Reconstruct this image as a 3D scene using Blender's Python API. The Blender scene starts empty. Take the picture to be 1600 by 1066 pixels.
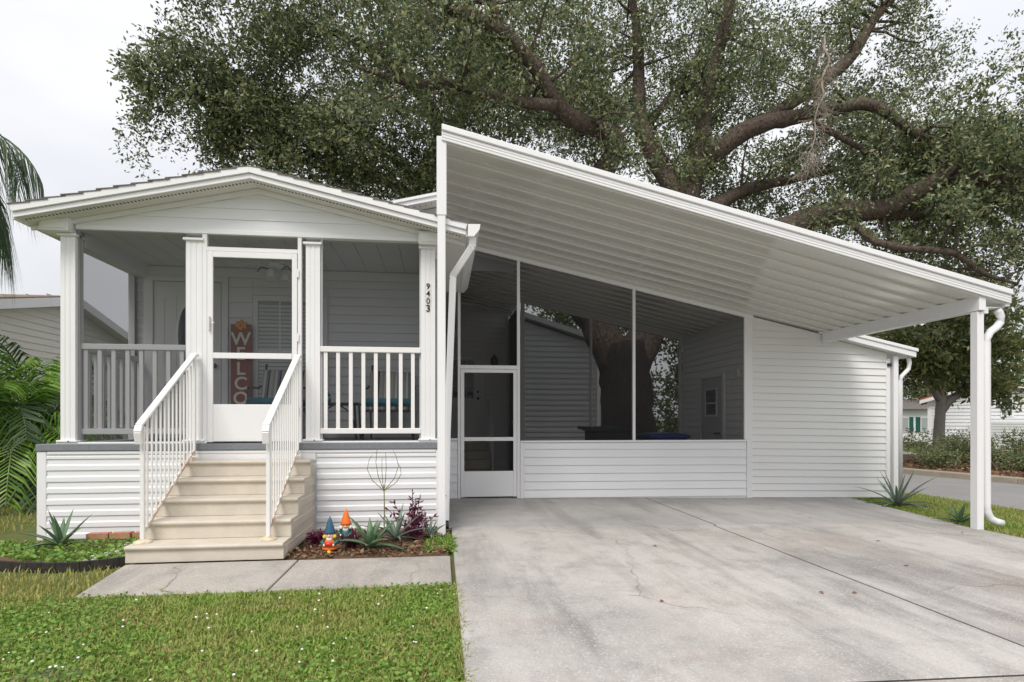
import bpy, bmesh, math, random
import numpy as np
from mathutils import Vector, Matrix
random.seed(7)
R = math.radians
scene = bpy.context.scene
col = scene.collection

# ---------------------------------------------------------------- camera, sky, sun, exposure
YAW = math.atan(0.1221)
cam = bpy.data.cameras.new('camera'); camo = bpy.data.objects.new('camera', cam); col.objects.link(camo)
cam.sensor_width = 36.0; cam.lens = 20.25; cam.shift_y = 0.0766; cam.clip_start = 0.05; cam.clip_end = 2000
camo.location = (0, 0, 1.25); camo.rotation_euler = (R(90), 0, -YAW)
scene.camera = camo

SUN_EL, SUN_AZ = R(52), R(205)            # high, behind the camera and a little to its left
world = bpy.data.worlds.new('World'); scene.world = world; world.use_nodes = True
wn = world.node_tree.nodes; wl = world.node_tree.links; wn.clear()
w_out = wn.new('ShaderNodeOutputWorld'); w_bg = wn.new('ShaderNodeBackground')
w_sky = wn.new('ShaderNodeTexSky'); w_sky.sky_type = 'NISHITA'; w_sky.sun_disc = False
w_sky.sun_elevation = SUN_EL; w_sky.sun_rotation = SUN_AZ; w_sky.dust_density = 4.0
w_tc = wn.new('ShaderNodeTexCoord')
w_map = wn.new('ShaderNodeMapping'); w_map.inputs['Scale'].default_value = (1.0, 1.0, 2.6)
w_noise = wn.new('ShaderNodeTexNoise'); w_noise.inputs['Scale'].default_value = 1.7; w_noise.inputs['Detail'].default_value = 4
w_ramp = wn.new('ShaderNodeValToRGB')
w_ramp.color_ramp.elements[0].position = 0.30; w_ramp.color_ramp.elements[0].color = (0.74, 0.755, 0.82, 1)
w_ramp.color_ramp.elements[1].position = 0.68; w_ramp.color_ramp.elements[1].color = (1.0, 1.0, 1.01, 1)
# overcast deck: brighter towards the zenith all round, as overcast skies are
w_sep = wn.new('ShaderNodeSeparateXYZ')
w_max = wn.new('ShaderNodeMath'); w_max.operation = 'MAXIMUM'; w_max.inputs[1].default_value = 0.0
w_mad = wn.new('ShaderNodeMath'); w_mad.operation = 'MULTIPLY_ADD'; w_mad.inputs[1].default_value = 4.2; w_mad.inputs[2].default_value = 6.1
w_mul = wn.new('ShaderNodeVectorMath'); w_mul.operation = 'SCALE'
w_mix = wn.new('ShaderNodeMixRGB'); w_mix.inputs[0].default_value = 0.88
wl.new(w_tc.outputs['Generated'], w_map.inputs[0]); wl.new(w_map.outputs[0], w_noise.inputs['Vector'])
wl.new(w_noise.outputs[0], w_ramp.inputs[0]); wl.new(w_tc.outputs['Generated'], w_sep.inputs[0])
wl.new(w_sep.outputs[2], w_max.inputs[0]); wl.new(w_max.outputs[0], w_mad.inputs[0])
wl.new(w_ramp.outputs[0], w_mul.inputs[0]); wl.new(w_mad.outputs[0], w_mul.inputs['Scale'])
wl.new(w_sky.outputs[0], w_mix.inputs[1]); wl.new(w_mul.outputs[0], w_mix.inputs[2])
wl.new(w_mix.outputs[0], w_bg.inputs[0]); w_bg.inputs[1].default_value = 0.10
wl.new(w_bg.outputs[0], w_out.inputs[0])

sun = bpy.data.lights.new('sun', 'SUN'); suno = bpy.data.objects.new('sun', sun); col.objects.link(suno)
sun.energy = 1.5; sun.angle = R(22); sun.color = (1.0, 0.95, 0.88)
suno.rotation_euler = (R(90) - SUN_EL, 0, -(SUN_AZ - R(180)))
vs = scene.view_settings
vs.view_transform = 'Standard'; vs.look = 'None'; vs.gamma = 1; vs.use_curve_mapping = False; vs.exposure = 0.55

# ---------------------------------------------------------------- materials
MAT = {}
def mat(name, color, rough=0.6, spec=0.4, noise=None, bump=None, metallic=0.0, island=None, translucent=0.0, coat=0.0):
    """noise = (scale, amount, colour2[, stretch]); bump = (scale, strength); island = list of colours picked per leaf."""
    m = bpy.data.materials.new(name); m.use_nodes = True
    n = m.node_tree.nodes; l = m.node_tree.links
    b = n['Principled BSDF']
    b.inputs['Roughness'].default_value = rough; b.inputs['Specular IOR Level'].default_value = spec
    b.inputs['Metallic'].default_value = metallic; b.inputs['Coat Weight'].default_value = coat
    b.inputs['Base Color'].default_value = (*color, 1)
    tc = n.new('ShaderNodeTexCoord'); out = None
    if island:
        g = n.new('ShaderNodeNewGeometry'); r = n.new('ShaderNodeValToRGB'); r.color_ramp.interpolation = 'LINEAR'
        els = r.color_ramp.elements
        while len(els) < len(island): els.new(0.5)
        for i, c in enumerate(island):
            els[i].position = i / max(1, len(island) - 1); els[i].color = (*c, 1)
        l.new(g.outputs['Random Per Island'], r.inputs[0]); out = r.outputs[0]
    if noise:
        mp = n.new('ShaderNodeMapping'); t = n.new('ShaderNodeTexNoise')
        mp.inputs['Scale'].default_value = noise[3] if len(noise) > 3 else (1, 1, 1)
        t.inputs['Scale'].default_value = noise[0]; t.inputs['Detail'].default_value = 6; t.inputs['Roughness'].default_value = 0.62
        rr = n.new('ShaderNodeValToRGB'); rr.color_ramp.elements[0].position = 0.36; rr.color_ramp.elements[1].position = 0.68
        ma = n.new('ShaderNodeMath'); ma.operation = 'MULTIPLY'; ma.inputs[1].default_value = noise[1]
        mx = n.new('ShaderNodeMixRGB'); mx.inputs[2].default_value = (*noise[2], 1)
        l.new(tc.outputs['Object'], mp.inputs[0]); l.new(mp.outputs[0], t.inputs['Vector']); l.new(t.outputs[0], rr.inputs[0])
        l.new(rr.outputs[0], ma.inputs[0]); l.new(ma.outputs[0], mx.inputs[0])
        if out: l.new(out, mx.inputs[1])
        else: mx.inputs[1].default_value = (*color, 1)
        out = mx.outputs[0]
    if out: l.new(out, b.inputs['Base Color'])
    if bump:
        t2 = n.new('ShaderNodeTexNoise'); t2.inputs['Scale'].default_value = bump[0]; t2.inputs['Detail'].default_value = 5
        bp = n.new('ShaderNodeBump'); bp.inputs['Strength'].default_value = bump[1]; bp.inputs['Distance'].default_value = 0.02
        if len(bump) > 2:
            mp2 = n.new('ShaderNodeMapping'); mp2.inputs['Scale'].default_value = bump[2]
            l.new(tc.outputs['Object'], mp2.inputs[0]); l.new(mp2.outputs[0], t2.inputs['Vector'])
        else: l.new(tc.outputs['Object'], t2.inputs['Vector'])
        if len(bump) > 3: bp.inputs['Distance'].default_value = bump[3]
        l.new(t2.outputs[0], bp.inputs['Height']); l.new(bp.outputs[0], b.inputs['Normal'])
    if translucent:
        tr = n.new('ShaderNodeBsdfTranslucent'); mxs = n.new('ShaderNodeMixShader'); mxs.inputs[0].default_value = translucent
        if out: l.new(out, tr.inputs[0])
        else: tr.inputs[0].default_value = (*color, 1)
        l.new(b.outputs[0], mxs.inputs[1]); l.new(tr.outputs[0], mxs.inputs[2]); l.new(mxs.outputs[0], n['Material Output'].inputs[0])
    MAT[name] = m
    return m

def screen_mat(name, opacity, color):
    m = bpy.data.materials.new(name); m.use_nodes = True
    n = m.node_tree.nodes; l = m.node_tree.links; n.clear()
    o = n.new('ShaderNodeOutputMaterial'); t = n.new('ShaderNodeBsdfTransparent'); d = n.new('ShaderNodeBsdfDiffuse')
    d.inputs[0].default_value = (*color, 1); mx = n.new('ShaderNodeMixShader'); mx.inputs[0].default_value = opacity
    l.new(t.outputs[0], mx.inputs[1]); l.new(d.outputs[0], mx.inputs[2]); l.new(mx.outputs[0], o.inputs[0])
    MAT[name] = m

mat('vinyl', (0.80, 0.81, 0.83), 0.42, 0.4, noise=(1.3, 0.35, (0.70, 0.70, 0.69), (0.5, 1, 3)), bump=(160, 0.03, (0.15, 1, 1)))
mat('vinyl_warm', (0.80, 0.80, 0.79), 0.42, 0.4, noise=(1.1, 0.4, (0.70, 0.695, 0.67), (0.5, 1, 3)))
mat('vinyl_grey', (0.50, 0.51, 0.53), 0.5, 0.35, noise=(1.0, 0.4, (0.42, 0.42, 0.44), (0.4, 1, 2)))
mat('vinyl_beige', (0.66, 0.63, 0.57), 0.5, 0.35, noise=(1.0, 0.4, (0.58, 0.55, 0.5), (1, 0.4, 2)))
mat('trim', (0.82, 0.82, 0.83), 0.35, 0.45, noise=(2.2, 0.3, (0.72, 0.715, 0.70)))
mat('soffit', (0.72, 0.71, 0.67), 0.5, 0.35, noise=(1.5, 0.35, (0.64, 0.62, 0.56)))
mat('alu', (0.82, 0.82, 0.83), 0.30, 0.5, noise=(2.0, 0.25, (0.74, 0.74, 0.73)))
mat('pan', (0.70, 0.695, 0.66), 0.14, 0.7, noise=(0.9, 0.35, (0.66, 0.65, 0.60), (0.3, 2, 1)))
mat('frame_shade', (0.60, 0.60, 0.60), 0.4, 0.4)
mat('dark_frame', (0.09, 0.085, 0.08), 0.5)
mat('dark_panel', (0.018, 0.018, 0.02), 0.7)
mat('hole', (0.05, 0.05, 0.045), 0.9)
mat('deck', (0.20, 0.215, 0.235), 0.95, 0.1, noise=(30, 0.5, (0.28, 0.29, 0.31)), bump=(220, 0.3))
mat('shingle', (0.16, 0.15, 0.14), 0.95, 0.1, noise=(9, 0.6, (0.23, 0.21, 0.19)), bump=(120, 0.4))
mat('shingle_red', (0.34, 0.13, 0.09), 0.95, 0.1, noise=(6, 0.5, (0.25, 0.10, 0.07)))
mat('shingle_brown', (0.22, 0.15, 0.11), 0.95, 0.1, noise=(8, 0.6, (0.30, 0.23, 0.18)))
mat('precast', (0.62, 0.565, 0.475), 0.85, 0.2, noise=(6, 0.55, (0.50, 0.45, 0.38)), bump=(90, 0.18))
mat('rusty', (0.80, 0.79, 0.76), 0.45, 0.4, noise=(11, 0.9, (0.42, 0.20, 0.08)))
mat('flange', (0.74, 0.66, 0.52), 0.6, 0.3, noise=(18, 0.8, (0.45, 0.27, 0.12)))
mat('rail_white', (0.82, 0.81, 0.80), 0.35, 0.45, noise=(5, 0.3, (0.72, 0.70, 0.66)))
mat('rail_grey', (0.74, 0.74, 0.755), 0.4, 0.4)
mat('bark', (0.165, 0.128, 0.102), 0.95, 0.1, noise=(9, 0.85, (0.050, 0.042, 0.037), (1.6, 1.6, 1.2)), bump=(11, 1.0, (2.0, 2.0, 0.9), 0.09))
mat('bark_shaded', (0.060, 0.050, 0.044), 0.95, 0.1, noise=(7, 0.8, (0.022, 0.019, 0.018), (2.5, 2.5, 0.6)), bump=(12, 1.0, (2.4, 2.4, 0.4), 0.09))  # tree trunks: darker copy of bark, with the trunk's shade put into the colour
mat('bark_pale', (0.27, 0.25, 0.23), 0.9, 0.15, noise=(5, 0.6, (0.17, 0.155, 0.14), (2, 2, 0.8)), bump=(20, 0.5))
mat('dead_twig', (0.32, 0.27, 0.23), 0.95, 0.1)
mat('oak_leaf', (0.07, 0.09, 0.04), 0.38, 0.5, island=[(0.034, 0.054, 0.030), (0.082, 0.116, 0.052), (0.148, 0.19, 0.085), (0.235, 0.27, 0.125), (0.39, 0.37, 0.17)], translucent=0.34)
mat('magnolia_leaf', (0.07, 0.10, 0.035), 0.4, 0.5, island=[(0.06, 0.09, 0.036), (0.12, 0.165, 0.06), (0.20, 0.24, 0.085), (0.34, 0.29, 0.10)], translucent=0.36)
mat('bg_leaf', (0.09, 0.12, 0.04), 0.55, 0.3, island=[(0.07, 0.105, 0.04), (0.12, 0.16, 0.06), (0.17, 0.21, 0.085)], translucent=0.3)
mat('shrub_leaf', (0.11, 0.15, 0.06), 0.55, 0.3, island=[(0.09, 0.125, 0.06), (0.16, 0.20, 0.085), (0.24, 0.28, 0.12), (0.27, 0.24, 0.14)], translucent=0.25)
mat('lime_leaf', (0.22, 0.30, 0.05), 0.5, 0.3, island=[(0.16, 0.24, 0.04), (0.28, 0.36, 0.06)], translucent=0.3)
mat('palm_leaf', (0.07, 0.14, 0.025), 0.4, 0.45, island=[(0.10, 0.22, 0.03), (0.20, 0.38, 0.05), (0.34, 0.50, 0.09)], translucent=0.4)
mat('palm_dark', (0.04, 0.075, 0.03), 0.4, 0.45, island=[(0.04, 0.08, 0.034), (0.08, 0.13, 0.05)], translucent=0.25)
mat('aloe', (0.12, 0.21, 0.11), 0.42, 0.45, noise=(9, 0.5, (0.19, 0.28, 0.15)))
mat('aloe_blue', (0.16, 0.22, 0.17), 0.45, 0.4, noise=(9, 0.5, (0.24, 0.30, 0.22)))
mat('purple_leaf', (0.10, 0.02, 0.05), 0.5, 0.4, island=[(0.05, 0.015, 0.03), (0.13, 0.02, 0.06), (0.20, 0.03, 0.08)], translucent=0.2)
mat('bed_leaf', (0.12, 0.20, 0.04), 0.5, 0.3, island=[(0.10, 0.21, 0.04), (0.19, 0.34, 0.06), (0.30, 0.42, 0.09)], translucent=0.25)
mat('grass', (0.15, 0.23, 0.05), 0.55, 0.3, island=[(0.11, 0.23, 0.035), (0.18, 0.34, 0.045), (0.25, 0.42, 0.06), (0.33, 0.44, 0.09), (0.45, 0.41, 0.17)], noise=(2.2, 0.7, (0.44, 0.36, 0.15)), translucent=0.3)
mat('grass_dry', (0.3, 0.27, 0.1), 0.6, 0.3, island=[(0.23, 0.28, 0.07), (0.38, 0.38, 0.11), (0.48, 0.41, 0.17)], translucent=0.3)
mat('petal', (0.80, 0.78, 0.76), 0.6, 0.3)
mat('lawn_soil', (0.10, 0.13, 0.04), 0.95, 0.1, noise=(5, 0.6, (0.17, 0.15, 0.07)), bump=(60, 0.5))
mat('mulch', (0.13, 0.085, 0.055), 0.95, 0.1, noise=(24, 0.7, (0.23, 0.16, 0.10)), bump=(60, 0.9))
mat('chips', (0.2, 0.12, 0.08), 0.9, 0.1, island=[(0.09, 0.05, 0.04), (0.22, 0.13, 0.08), (0.36, 0.24, 0.14)])
mat('pebble', (0.6, 0.58, 0.54), 0.7, 0.3, island=[(0.42, 0.40, 0.37), (0.62, 0.60, 0.56), (0.75, 0.74, 0.72)])
mat('edging', (0.025, 0.022, 0.02), 0.6, 0.3, noise=(14, 0.6, (0.06, 0.05, 0.045)))
mat('brick', (0.42, 0.21, 0.13), 0.9, 0.15, noise=(14, 0.6, (0.52, 0.33, 0.22)), bump=(70, 0.4))
mat('asphalt', (0.27, 0.265, 0.26), 0.95, 0.15, noise=(1.4, 0.5, (0.34, 0.33, 0.325)), bump=(150, 0.3))
mat('kerb', (0.40, 0.35, 0.28), 0.9, 0.15, noise=(5, 0.6, (0.28, 0.24, 0.19)), bump=(80, 0.3))
mat('slate', (0.16, 0.17, 0.18), 0.8, 0.2, noise=(12, 0.5, (0.24, 0.24, 0.24)))
mat('bin_black', (0.022, 0.026, 0.03), 0.5, 0.35)
mat('bin_blue', (0.01, 0.05, 0.25), 0.45, 0.4)
mat('door_white', (0.76, 0.76, 0.75), 0.45, 0.4)
mat('door_grey', (0.52, 0.52, 0.53), 0.45, 0.4)
mat('glass_dark', (0.012, 0.014, 0.016), 0.06, 0.6)
mat('glass_blind', (0.36, 0.39, 0.40), 0.5, 0.3)
mat('blind', (0.66, 0.68, 0.68), 0.6, 0.3)
mat('black_metal', (0.014, 0.014, 0.016), 0.42, 0.5)
mat('knob', (0.10, 0.09, 0.08), 0.35, 0.5, metallic=0.7)
mat('sign_red', (0.30, 0.105, 0.07), 0.8, 0.2, noise=(10, 0.6, (0.22, 0.06, 0.04), (3, 3, 0.5)))
mat('sign_cream', (0.78, 0.74, 0.66), 0.7, 0.2)
mat('flower_orange', (0.72, 0.30, 0.03), 0.7, 0.2)
mat('teal', (0.02, 0.13, 0.17), 0.9, 0.1, noise=(40, 0.4, (0.03, 0.18, 0.22)))
mat('pot_teal', (0.02, 0.36, 0.46), 0.25, 0.5)
mat('cactus', (0.05, 0.10, 0.03), 0.7, 0.2)
mat('number_black', (0.012, 0.012, 0.012), 0.5, 0.4)
mat('lamp_glass', (0.72, 0.72, 0.70), 0.3, 0.5)
mat('gn_blue', (0.02, 0.09, 0.15), 0.35, 0.5); mat('gn_orange', (0.80, 0.17, 0.015), 0.35, 0.5); mat('gn_red', (0.62, 0.03, 0.015), 0.3, 0.5)
mat('gn_yellow', (0.78, 0.50, 0.03), 0.35, 0.5); mat('gn_skin', (0.74, 0.45, 0.32), 0.45, 0.4); mat('gn_white', (0.8, 0.78, 0.74), 0.45, 0.4)
mat('gn_teal', (0.02, 0.12, 0.11), 0.4, 0.5); mat('gn_dark', (0.03, 0.035, 0.04), 0.45, 0.4)
mat('shutter', (0.015, 0.10, 0.08), 0.5, 0.3)
mat('stem', (0.20, 0.19, 0.08), 0.8, 0.2)
mat('dry_leaf', (0.24, 0.10, 0.045), 0.8, 0.2)
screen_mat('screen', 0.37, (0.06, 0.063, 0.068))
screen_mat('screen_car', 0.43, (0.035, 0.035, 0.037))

def concrete(name, base, dark, warm, speck=0.5):
    """weathered concrete: broad stains, streaks along the wheel tracks, exposed aggregate specks"""
    m = bpy.data.materials.new(name); m.use_nodes = True
    n = m.node_tree.nodes; l = m.node_tree.links; b = n['Principled BSDF']
    b.inputs['Roughness'].default_value = 0.88; b.inputs['Specular IOR Level'].default_value = 0.2
    tc = n.new('ShaderNodeTexCoord')
    def nz(scale, stretch, lo, hi, detail=7):
        mp = n.new('ShaderNodeMapping'); mp.inputs['Scale'].default_value = stretch
        t = n.new('ShaderNodeTexNoise'); t.inputs['Scale'].default_value = scale; t.inputs['Detail'].default_value = detail; t.inputs['Roughness'].default_value = 0.65
        r = n.new('ShaderNodeValToRGB'); r.color_ramp.elements[0].position = lo; r.color_ramp.elements[1].position = hi
        l.new(tc.outputs['Object'], mp.inputs[0]); l.new(mp.outputs[0], t.inputs['Vector']); l.new(t.outputs[0], r.inputs[0])
        return r.outputs[0], t
    def mix(fac, a, bcol, amount):
        k = n.new('ShaderNodeMath'); k.operation = 'MULTIPLY'; k.inputs[1].default_value = amount; l.new(fac, k.inputs[0])
        x = n.new('ShaderNodeMixRGB'); l.new(k.outputs[0], x.inputs[0])
        if isinstance(a, tuple): x.inputs[1].default_value = (*a, 1)
        else: l.new(a, x.inputs[1])
        x.inputs[2].default_value = (*bcol, 1); return x.outputs[0]
    f1, _ = nz(0.55, (1, 0.6, 1), 0.44, 0.66); c = mix(f1, base, dark, 0.62)
    f6, _ = nz(2.6, (1, 1, 1), 0.50, 0.68); c = mix(f6, c, dark, 0.40)
    f2, _ = nz(0.9, (1.6, 0.22, 1), 0.50, 0.64); c = mix(f2, c, dark, 0.60)
    f3, _ = nz(0.8, (1, 1, 1), 0.52, 0.75); c = mix(f3, c, warm, 0.45)
    f4, _ = nz(70, (1, 1, 1), 0.56, 0.66, 3); c = mix(f4, c, (0.70, 0.69, 0.66), speck)
    f5, t5 = nz(55, (1, 1, 1), 0.58, 0.70, 3); c = mix(f5, c, (dark[0] * 0.55, dark[1] * 0.55, dark[2] * 0.55), 0.6 * speck)
    # hairline cracks: warped cell borders, broken up by noise
    wn1 = n.new('ShaderNodeTexNoise'); wn1.inputs['Scale'].default_value = 1.6; wn1.inputs['Detail'].default_value = 8
    wm = n.new('ShaderNodeMixRGB'); wm.blend_type = 'ADD'; wm.inputs[0].default_value = 0.55
    vo = n.new('ShaderNodeTexVoronoi'); vo.feature = 'DISTANCE_TO_EDGE'; vo.inputs['Scale'].default_value = 0.42
    vr = n.new('ShaderNodeValToRGB'); vr.color_ramp.elements[0].position = 0.0; vr.color_ramp.elements[0].color = (1, 1, 1, 1); vr.color_ramp.elements[1].position = 0.0045; vr.color_ramp.elements[1].color = (0, 0, 0, 1)
    l.new(tc.outputs['Object'], wn1.inputs['Vector']); l.new(tc.outputs['Object'], wm.inputs[1]); l.new(wn1.outputs['Color'], wm.inputs[2]); l.new(wm.outputs[0], vo.inputs['Vector']); l.new(vo.outputs['Distance'], vr.inputs[0])
    fk, _ = nz(0.8, (1, 1, 1), 0.47, 0.60); km = n.new('ShaderNodeMath'); km.operation = 'MULTIPLY'; l.new(vr.outputs[0], km.inputs[0]); l.new(fk, km.inputs[1])
    c = mix(km.outputs[0], c, (0.10, 0.095, 0.09), 0.75)
    l.new(c, b.inputs['Base Color'])
    bp = n.new('ShaderNodeBump'); bp.inputs['Strength'].default_value = 0.35; bp.inputs['Distance'].default_value = 0.006
    l.new(t5.outputs[0], bp.inputs['Height']); l.new(bp.outputs[0], b.inputs['Normal'])
    MAT[name] = m
concrete('drive', (0.50, 0.475, 0.445), (0.17, 0.16, 0.15), (0.40, 0.31, 0.25), 0.5)
concrete('drive_smooth', (0.43, 0.42, 0.405), (0.24, 0.235, 0.23), (0.35, 0.31, 0.27), 0.3)
concrete('walk', (0.43, 0.395, 0.355), (0.21, 0.195, 0.18), (0.42, 0.36, 0.29), 0.5)

# ---------------------------------------------------------------- mesh helpers
class MB:
    def __init__(s): s.v = []; s.f = []
    def quad(s, a, b, c, d):
        k = len(s.v); s.v += [a, b, c, d]; s.f.append((k, k + 1, k + 2, k + 3)); return s
    def box(s, x0, x1, y0, y1, z0, z1):
        k = len(s.v)
        s.v += [(x0, y0, z0), (x1, y0, z0), (x1, y1, z0), (x0, y1, z0), (x0, y0, z1), (x1, y0, z1), (x1, y1, z1), (x0, y1, z1)]
        s.f += [(k, k + 3, k + 2, k + 1), (k + 4, k + 5, k + 6, k + 7), (k, k + 1, k + 5, k + 4), (k + 1, k + 2, k + 6, k + 5), (k + 2, k + 3, k + 7, k + 6), (k + 3, k, k + 4, k + 7)]
        return s
    def prism(s, poly, a, b, axis='x'):
        """poly in the plane across the axis, extruded from a to b"""
        k = len(s.v); n = len(poly)
        for t in (a, b):
            for (p, q) in poly:
                s.v.append({'x': (t, p, q), 'y': (p, t, q), 'z': (p, q, t)}[axis])
        s.f.append(tuple(range(k + n - 1, k - 1, -1))); s.f.append(tuple(range(k + n, k + 2 * n)))
        for i in range(n):
            j = (i + 1) % n; s.f.append((k + i, k + j, k + n + j, k + n + i))
        return s
    def bar(s, p, q, w, h, up=(0, 0, 1)):
        """rectangular bar from p to q, w across, h along up"""
        p, q, up = Vector(p), Vector(q), Vector(up); d = (q - p).normalized()
        sx = d.cross(up).normalized() * (w / 2); sz = sx.cross(d).normalized() * (h / 2)
        k = len(s.v)
        for o in (p, q):
            s.v += [tuple(o - sx - sz), tuple(o + sx - sz), tuple(o + sx + sz), tuple(o - sx + sz)]
        s.f += [(k, k + 1, k + 2, k + 3), (k + 7, k + 6, k + 5, k + 4)] + [(k + i, k + 4 + i, k + 4 + (i + 1) % 4, k + (i + 1) % 4) for i in range(4)]
        return s
    def tube(s, pts, rad, n=8, cap=True):
        pts = [Vector(p) for p in pts]
        if not isinstance(rad, (list, tuple)): rad = [rad] * len(pts)
        k = len(s.v); ref = Vector((0.13, 0.31, 0.94))
        for i, p in enumerate(pts):
            d = (pts[min(i + 1, len(pts) - 1)] - pts[max(i - 1, 0)]).normalized()
            if abs(d.dot(ref)) > 0.97: u = d.cross(Vector((1, 0, 0))).normalized()
            else: u = d.cross(ref).normalized()
            w = d.cross(u)
            for j in range(n):
                a = 2 * math.pi * j / n; s.v.append(tuple(p + (u * math.cos(a) + w * math.sin(a)) * rad[i]))
        for i in range(len(pts) - 1):
            for j in range(n):
                j2 = (j + 1) % n; s.f.append((k + i * n + j, k + i * n + j2, k + (i + 1) * n + j2, k + (i + 1) * n + j))
        if cap:
            s.f.append(tuple(range(k + n - 1, k - 1, -1))); e = k + (len(pts) - 1) * n; s.f.append(tuple(range(e, e + n)))
        return s
    def lathe(s, prof, n=16, c=(0, 0, 0)):
        k = len(s.v)
        for (r, z) in prof:
            for j in range(n):
                a = 2 * math.pi * j / n; s.v.append((c[0] + r * math.cos(a), c[1] + r * math.sin(a), c[2] + z))
        for i in range(len(prof) - 1):
            for j in range(n):
                j2 = (j + 1) % n; s.f.append((k + i * n + j, k + i * n + j2, k + (i + 1) * n + j2, k + (i + 1) * n + j))
        s.f.append(tuple(range(k + n - 1, k - 1, -1))); e = k + (len(prof) - 1) * n; s.f.append(tuple(range(e, e + n)))
        return s
    def ball(s, c, r, n=12, sq=(1, 1, 1)):
        prof = [(max(1e-4, r * math.sin(math.pi * i / 8)), -r * math.cos(math.pi * i / 8)) for i in range(9)]
        k = len(s.v); s.lathe(prof, n)
        s.v[k:] = [(c[0] + x * sq[0], c[1] + y * sq[1], c[2] + z * sq[2]) for (x, y, z) in s.v[k:]]
        return s
    def mesh(s, name, m, smooth=False):
        me = bpy.data.meshes.new(name); me.from_pydata([tuple(v) for v in s.v], [], s.f)
        me.materials.append(MAT[m]); me.update()
        if smooth:
            for p in me.polygons: p.use_smooth = True
        return me
    def build(s, name, m, parent=None, smooth=False, bevel=0.0):
        o = link(name, s.mesh(name, m, smooth), parent)
        if bevel:
            bv = o.modifiers.new('bevel', 'BEVEL'); bv.width = bevel; bv.segments = 1; bv.limit_method = 'ANGLE'
        return o

def base_of(o):
    p = Vector((0, 0, 0))
    while o is not None: p += o.location; o = o.parent
    return p
def link(name, me, parent=None, loc=None, rot=None):
    """links a mesh object; without loc its vertices are world coordinates, with loc they are local to loc"""
    o = bpy.data.objects.new(name, me); col.objects.link(o)
    if loc is not None: o.location = loc
    if rot is not None: o.rotation_euler = rot
    if parent is not None:
        o.parent = parent; o.matrix_parent_inverse = Matrix.Translation(-ROOT.get(parent.name, Vector((0, 0, 0))))
    ROOT[o.name] = (ROOT.get(parent.name, Vector((0, 0, 0))) * 0 if parent is not None else Vector(o.location)) if loc is None else Vector(loc)
    return o
ROOT = {}
def thing(name, loc, label, cat, group=None):
    o = bpy.data.objects.new(name, None); col.objects.link(o); o.location = loc; o.empty_display_size = 0.2
    ROOT[o.name] = Vector(loc); tag(o, label, cat, group); return o
def tag(o, label, cat, group=None):
    o['label'] = label; o['category'] = cat
    if group: o['group'] = group
    return o
def struct(o): o['kind'] = 'structure'; return o
def stuff(o): o['kind'] = 'stuff'; return o
def part(parent, name, m, *boxes, smooth=False, bevel=0.0):
    b = MB()
    for q in boxes: b.box(*q)
    return b.build(name, m, parent, smooth, bevel)

DUTCH = lambda c: [(0, 0.005), (-0.017, 0.005), (-0.017, c * 0.44), (-0.0075, c * 0.56), (-0.006, c), (0, c)]
LAP = lambda c: [(0, 0.006), (-0.020, 0.006), (-0.0195, 0.014), (-0.005, c - 0.001), (0, c - 0.001)]
def siding(parent, x0, x1, y, z0, z1, course, m='vinyl', prof=DUTCH, rot=0.0, tilt=0.0, name='siding_board', origin=None):
    """courses of siding along local +x facing local -y; rot turns the wall about z at (x0, y)"""
    n = int(math.ceil((z1 - z0) / course - 1e-6)); me = None
    for i in range(n):
        h = min(course, z1 - z0 - i * course)
        if me is None or h < course - 1e-6:
            mm = MB().prism(prof(h), 0.0, x1 - x0, 'x').mesh(name, m)
            if h >= course - 1e-6: me = mm
        else: mm = me
        o = link(name, mm, parent, loc=(x0, y, z0 + i * course), rot=(0, tilt, rot))
def text_mesh(body, size, depth, m):
    cu = bpy.data.curves.new('lettering', 'FONT'); cu.body = body; cu.size = size; cu.extrude = depth; cu.align_x = 'CENTER'; cu.align_y = 'CENTER'
    cu.offset = size * 0.018
    o = bpy.data.objects.new('lettering', cu); col.objects.link(o); bpy.context.view_layer.update()
    me = bpy.data.meshes.new_from_object(o.evaluated_get(bpy.context.evaluated_depsgraph_get()))
    bpy.data.objects.remove(o); bpy.data.curves.remove(cu); me.materials.clear(); me.materials.append(MAT[m]); return me

def quads_mesh(name, V, m, parent=None, loc=None, verts_per=4):
    """V: (n, verts_per, 3) array -> one mesh of n separate faces"""
    n = len(V); me = bpy.data.meshes.new(name)
    me.vertices.add(n * verts_per); me.vertices.foreach_set('co', V.reshape(-1).astype(np.float32))
    me.loops.add(n * verts_per); me.loops.foreach_set('vertex_index', np.arange(n * verts_per, dtype=np.int32))
    me.polygons.add(n); me.polygons.foreach_set('loop_start', np.arange(0, n * verts_per, verts_per, dtype=np.int32))
    me.update(calc_edges=True); me.validate(); me.materials.append(MAT[m])
    return link(name, me, parent, loc)
def unit(a): return a / np.maximum(1e-9, np.linalg.norm(a, axis=-1, keepdims=True))
def leaf_quads(P, D, L, W, rng):
    """leaf rhombs at P along D"""
    side = unit(np.cross(D, unit(rng.normal(size=D.shape))))
    L = L[:, None]; W = W[:, None]
    a = P; c = P + D * L; mid = P + D * L * 0.45
    return np.stack([a, mid + side * W / 2, c, mid - side * W / 2], axis=1)
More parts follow.
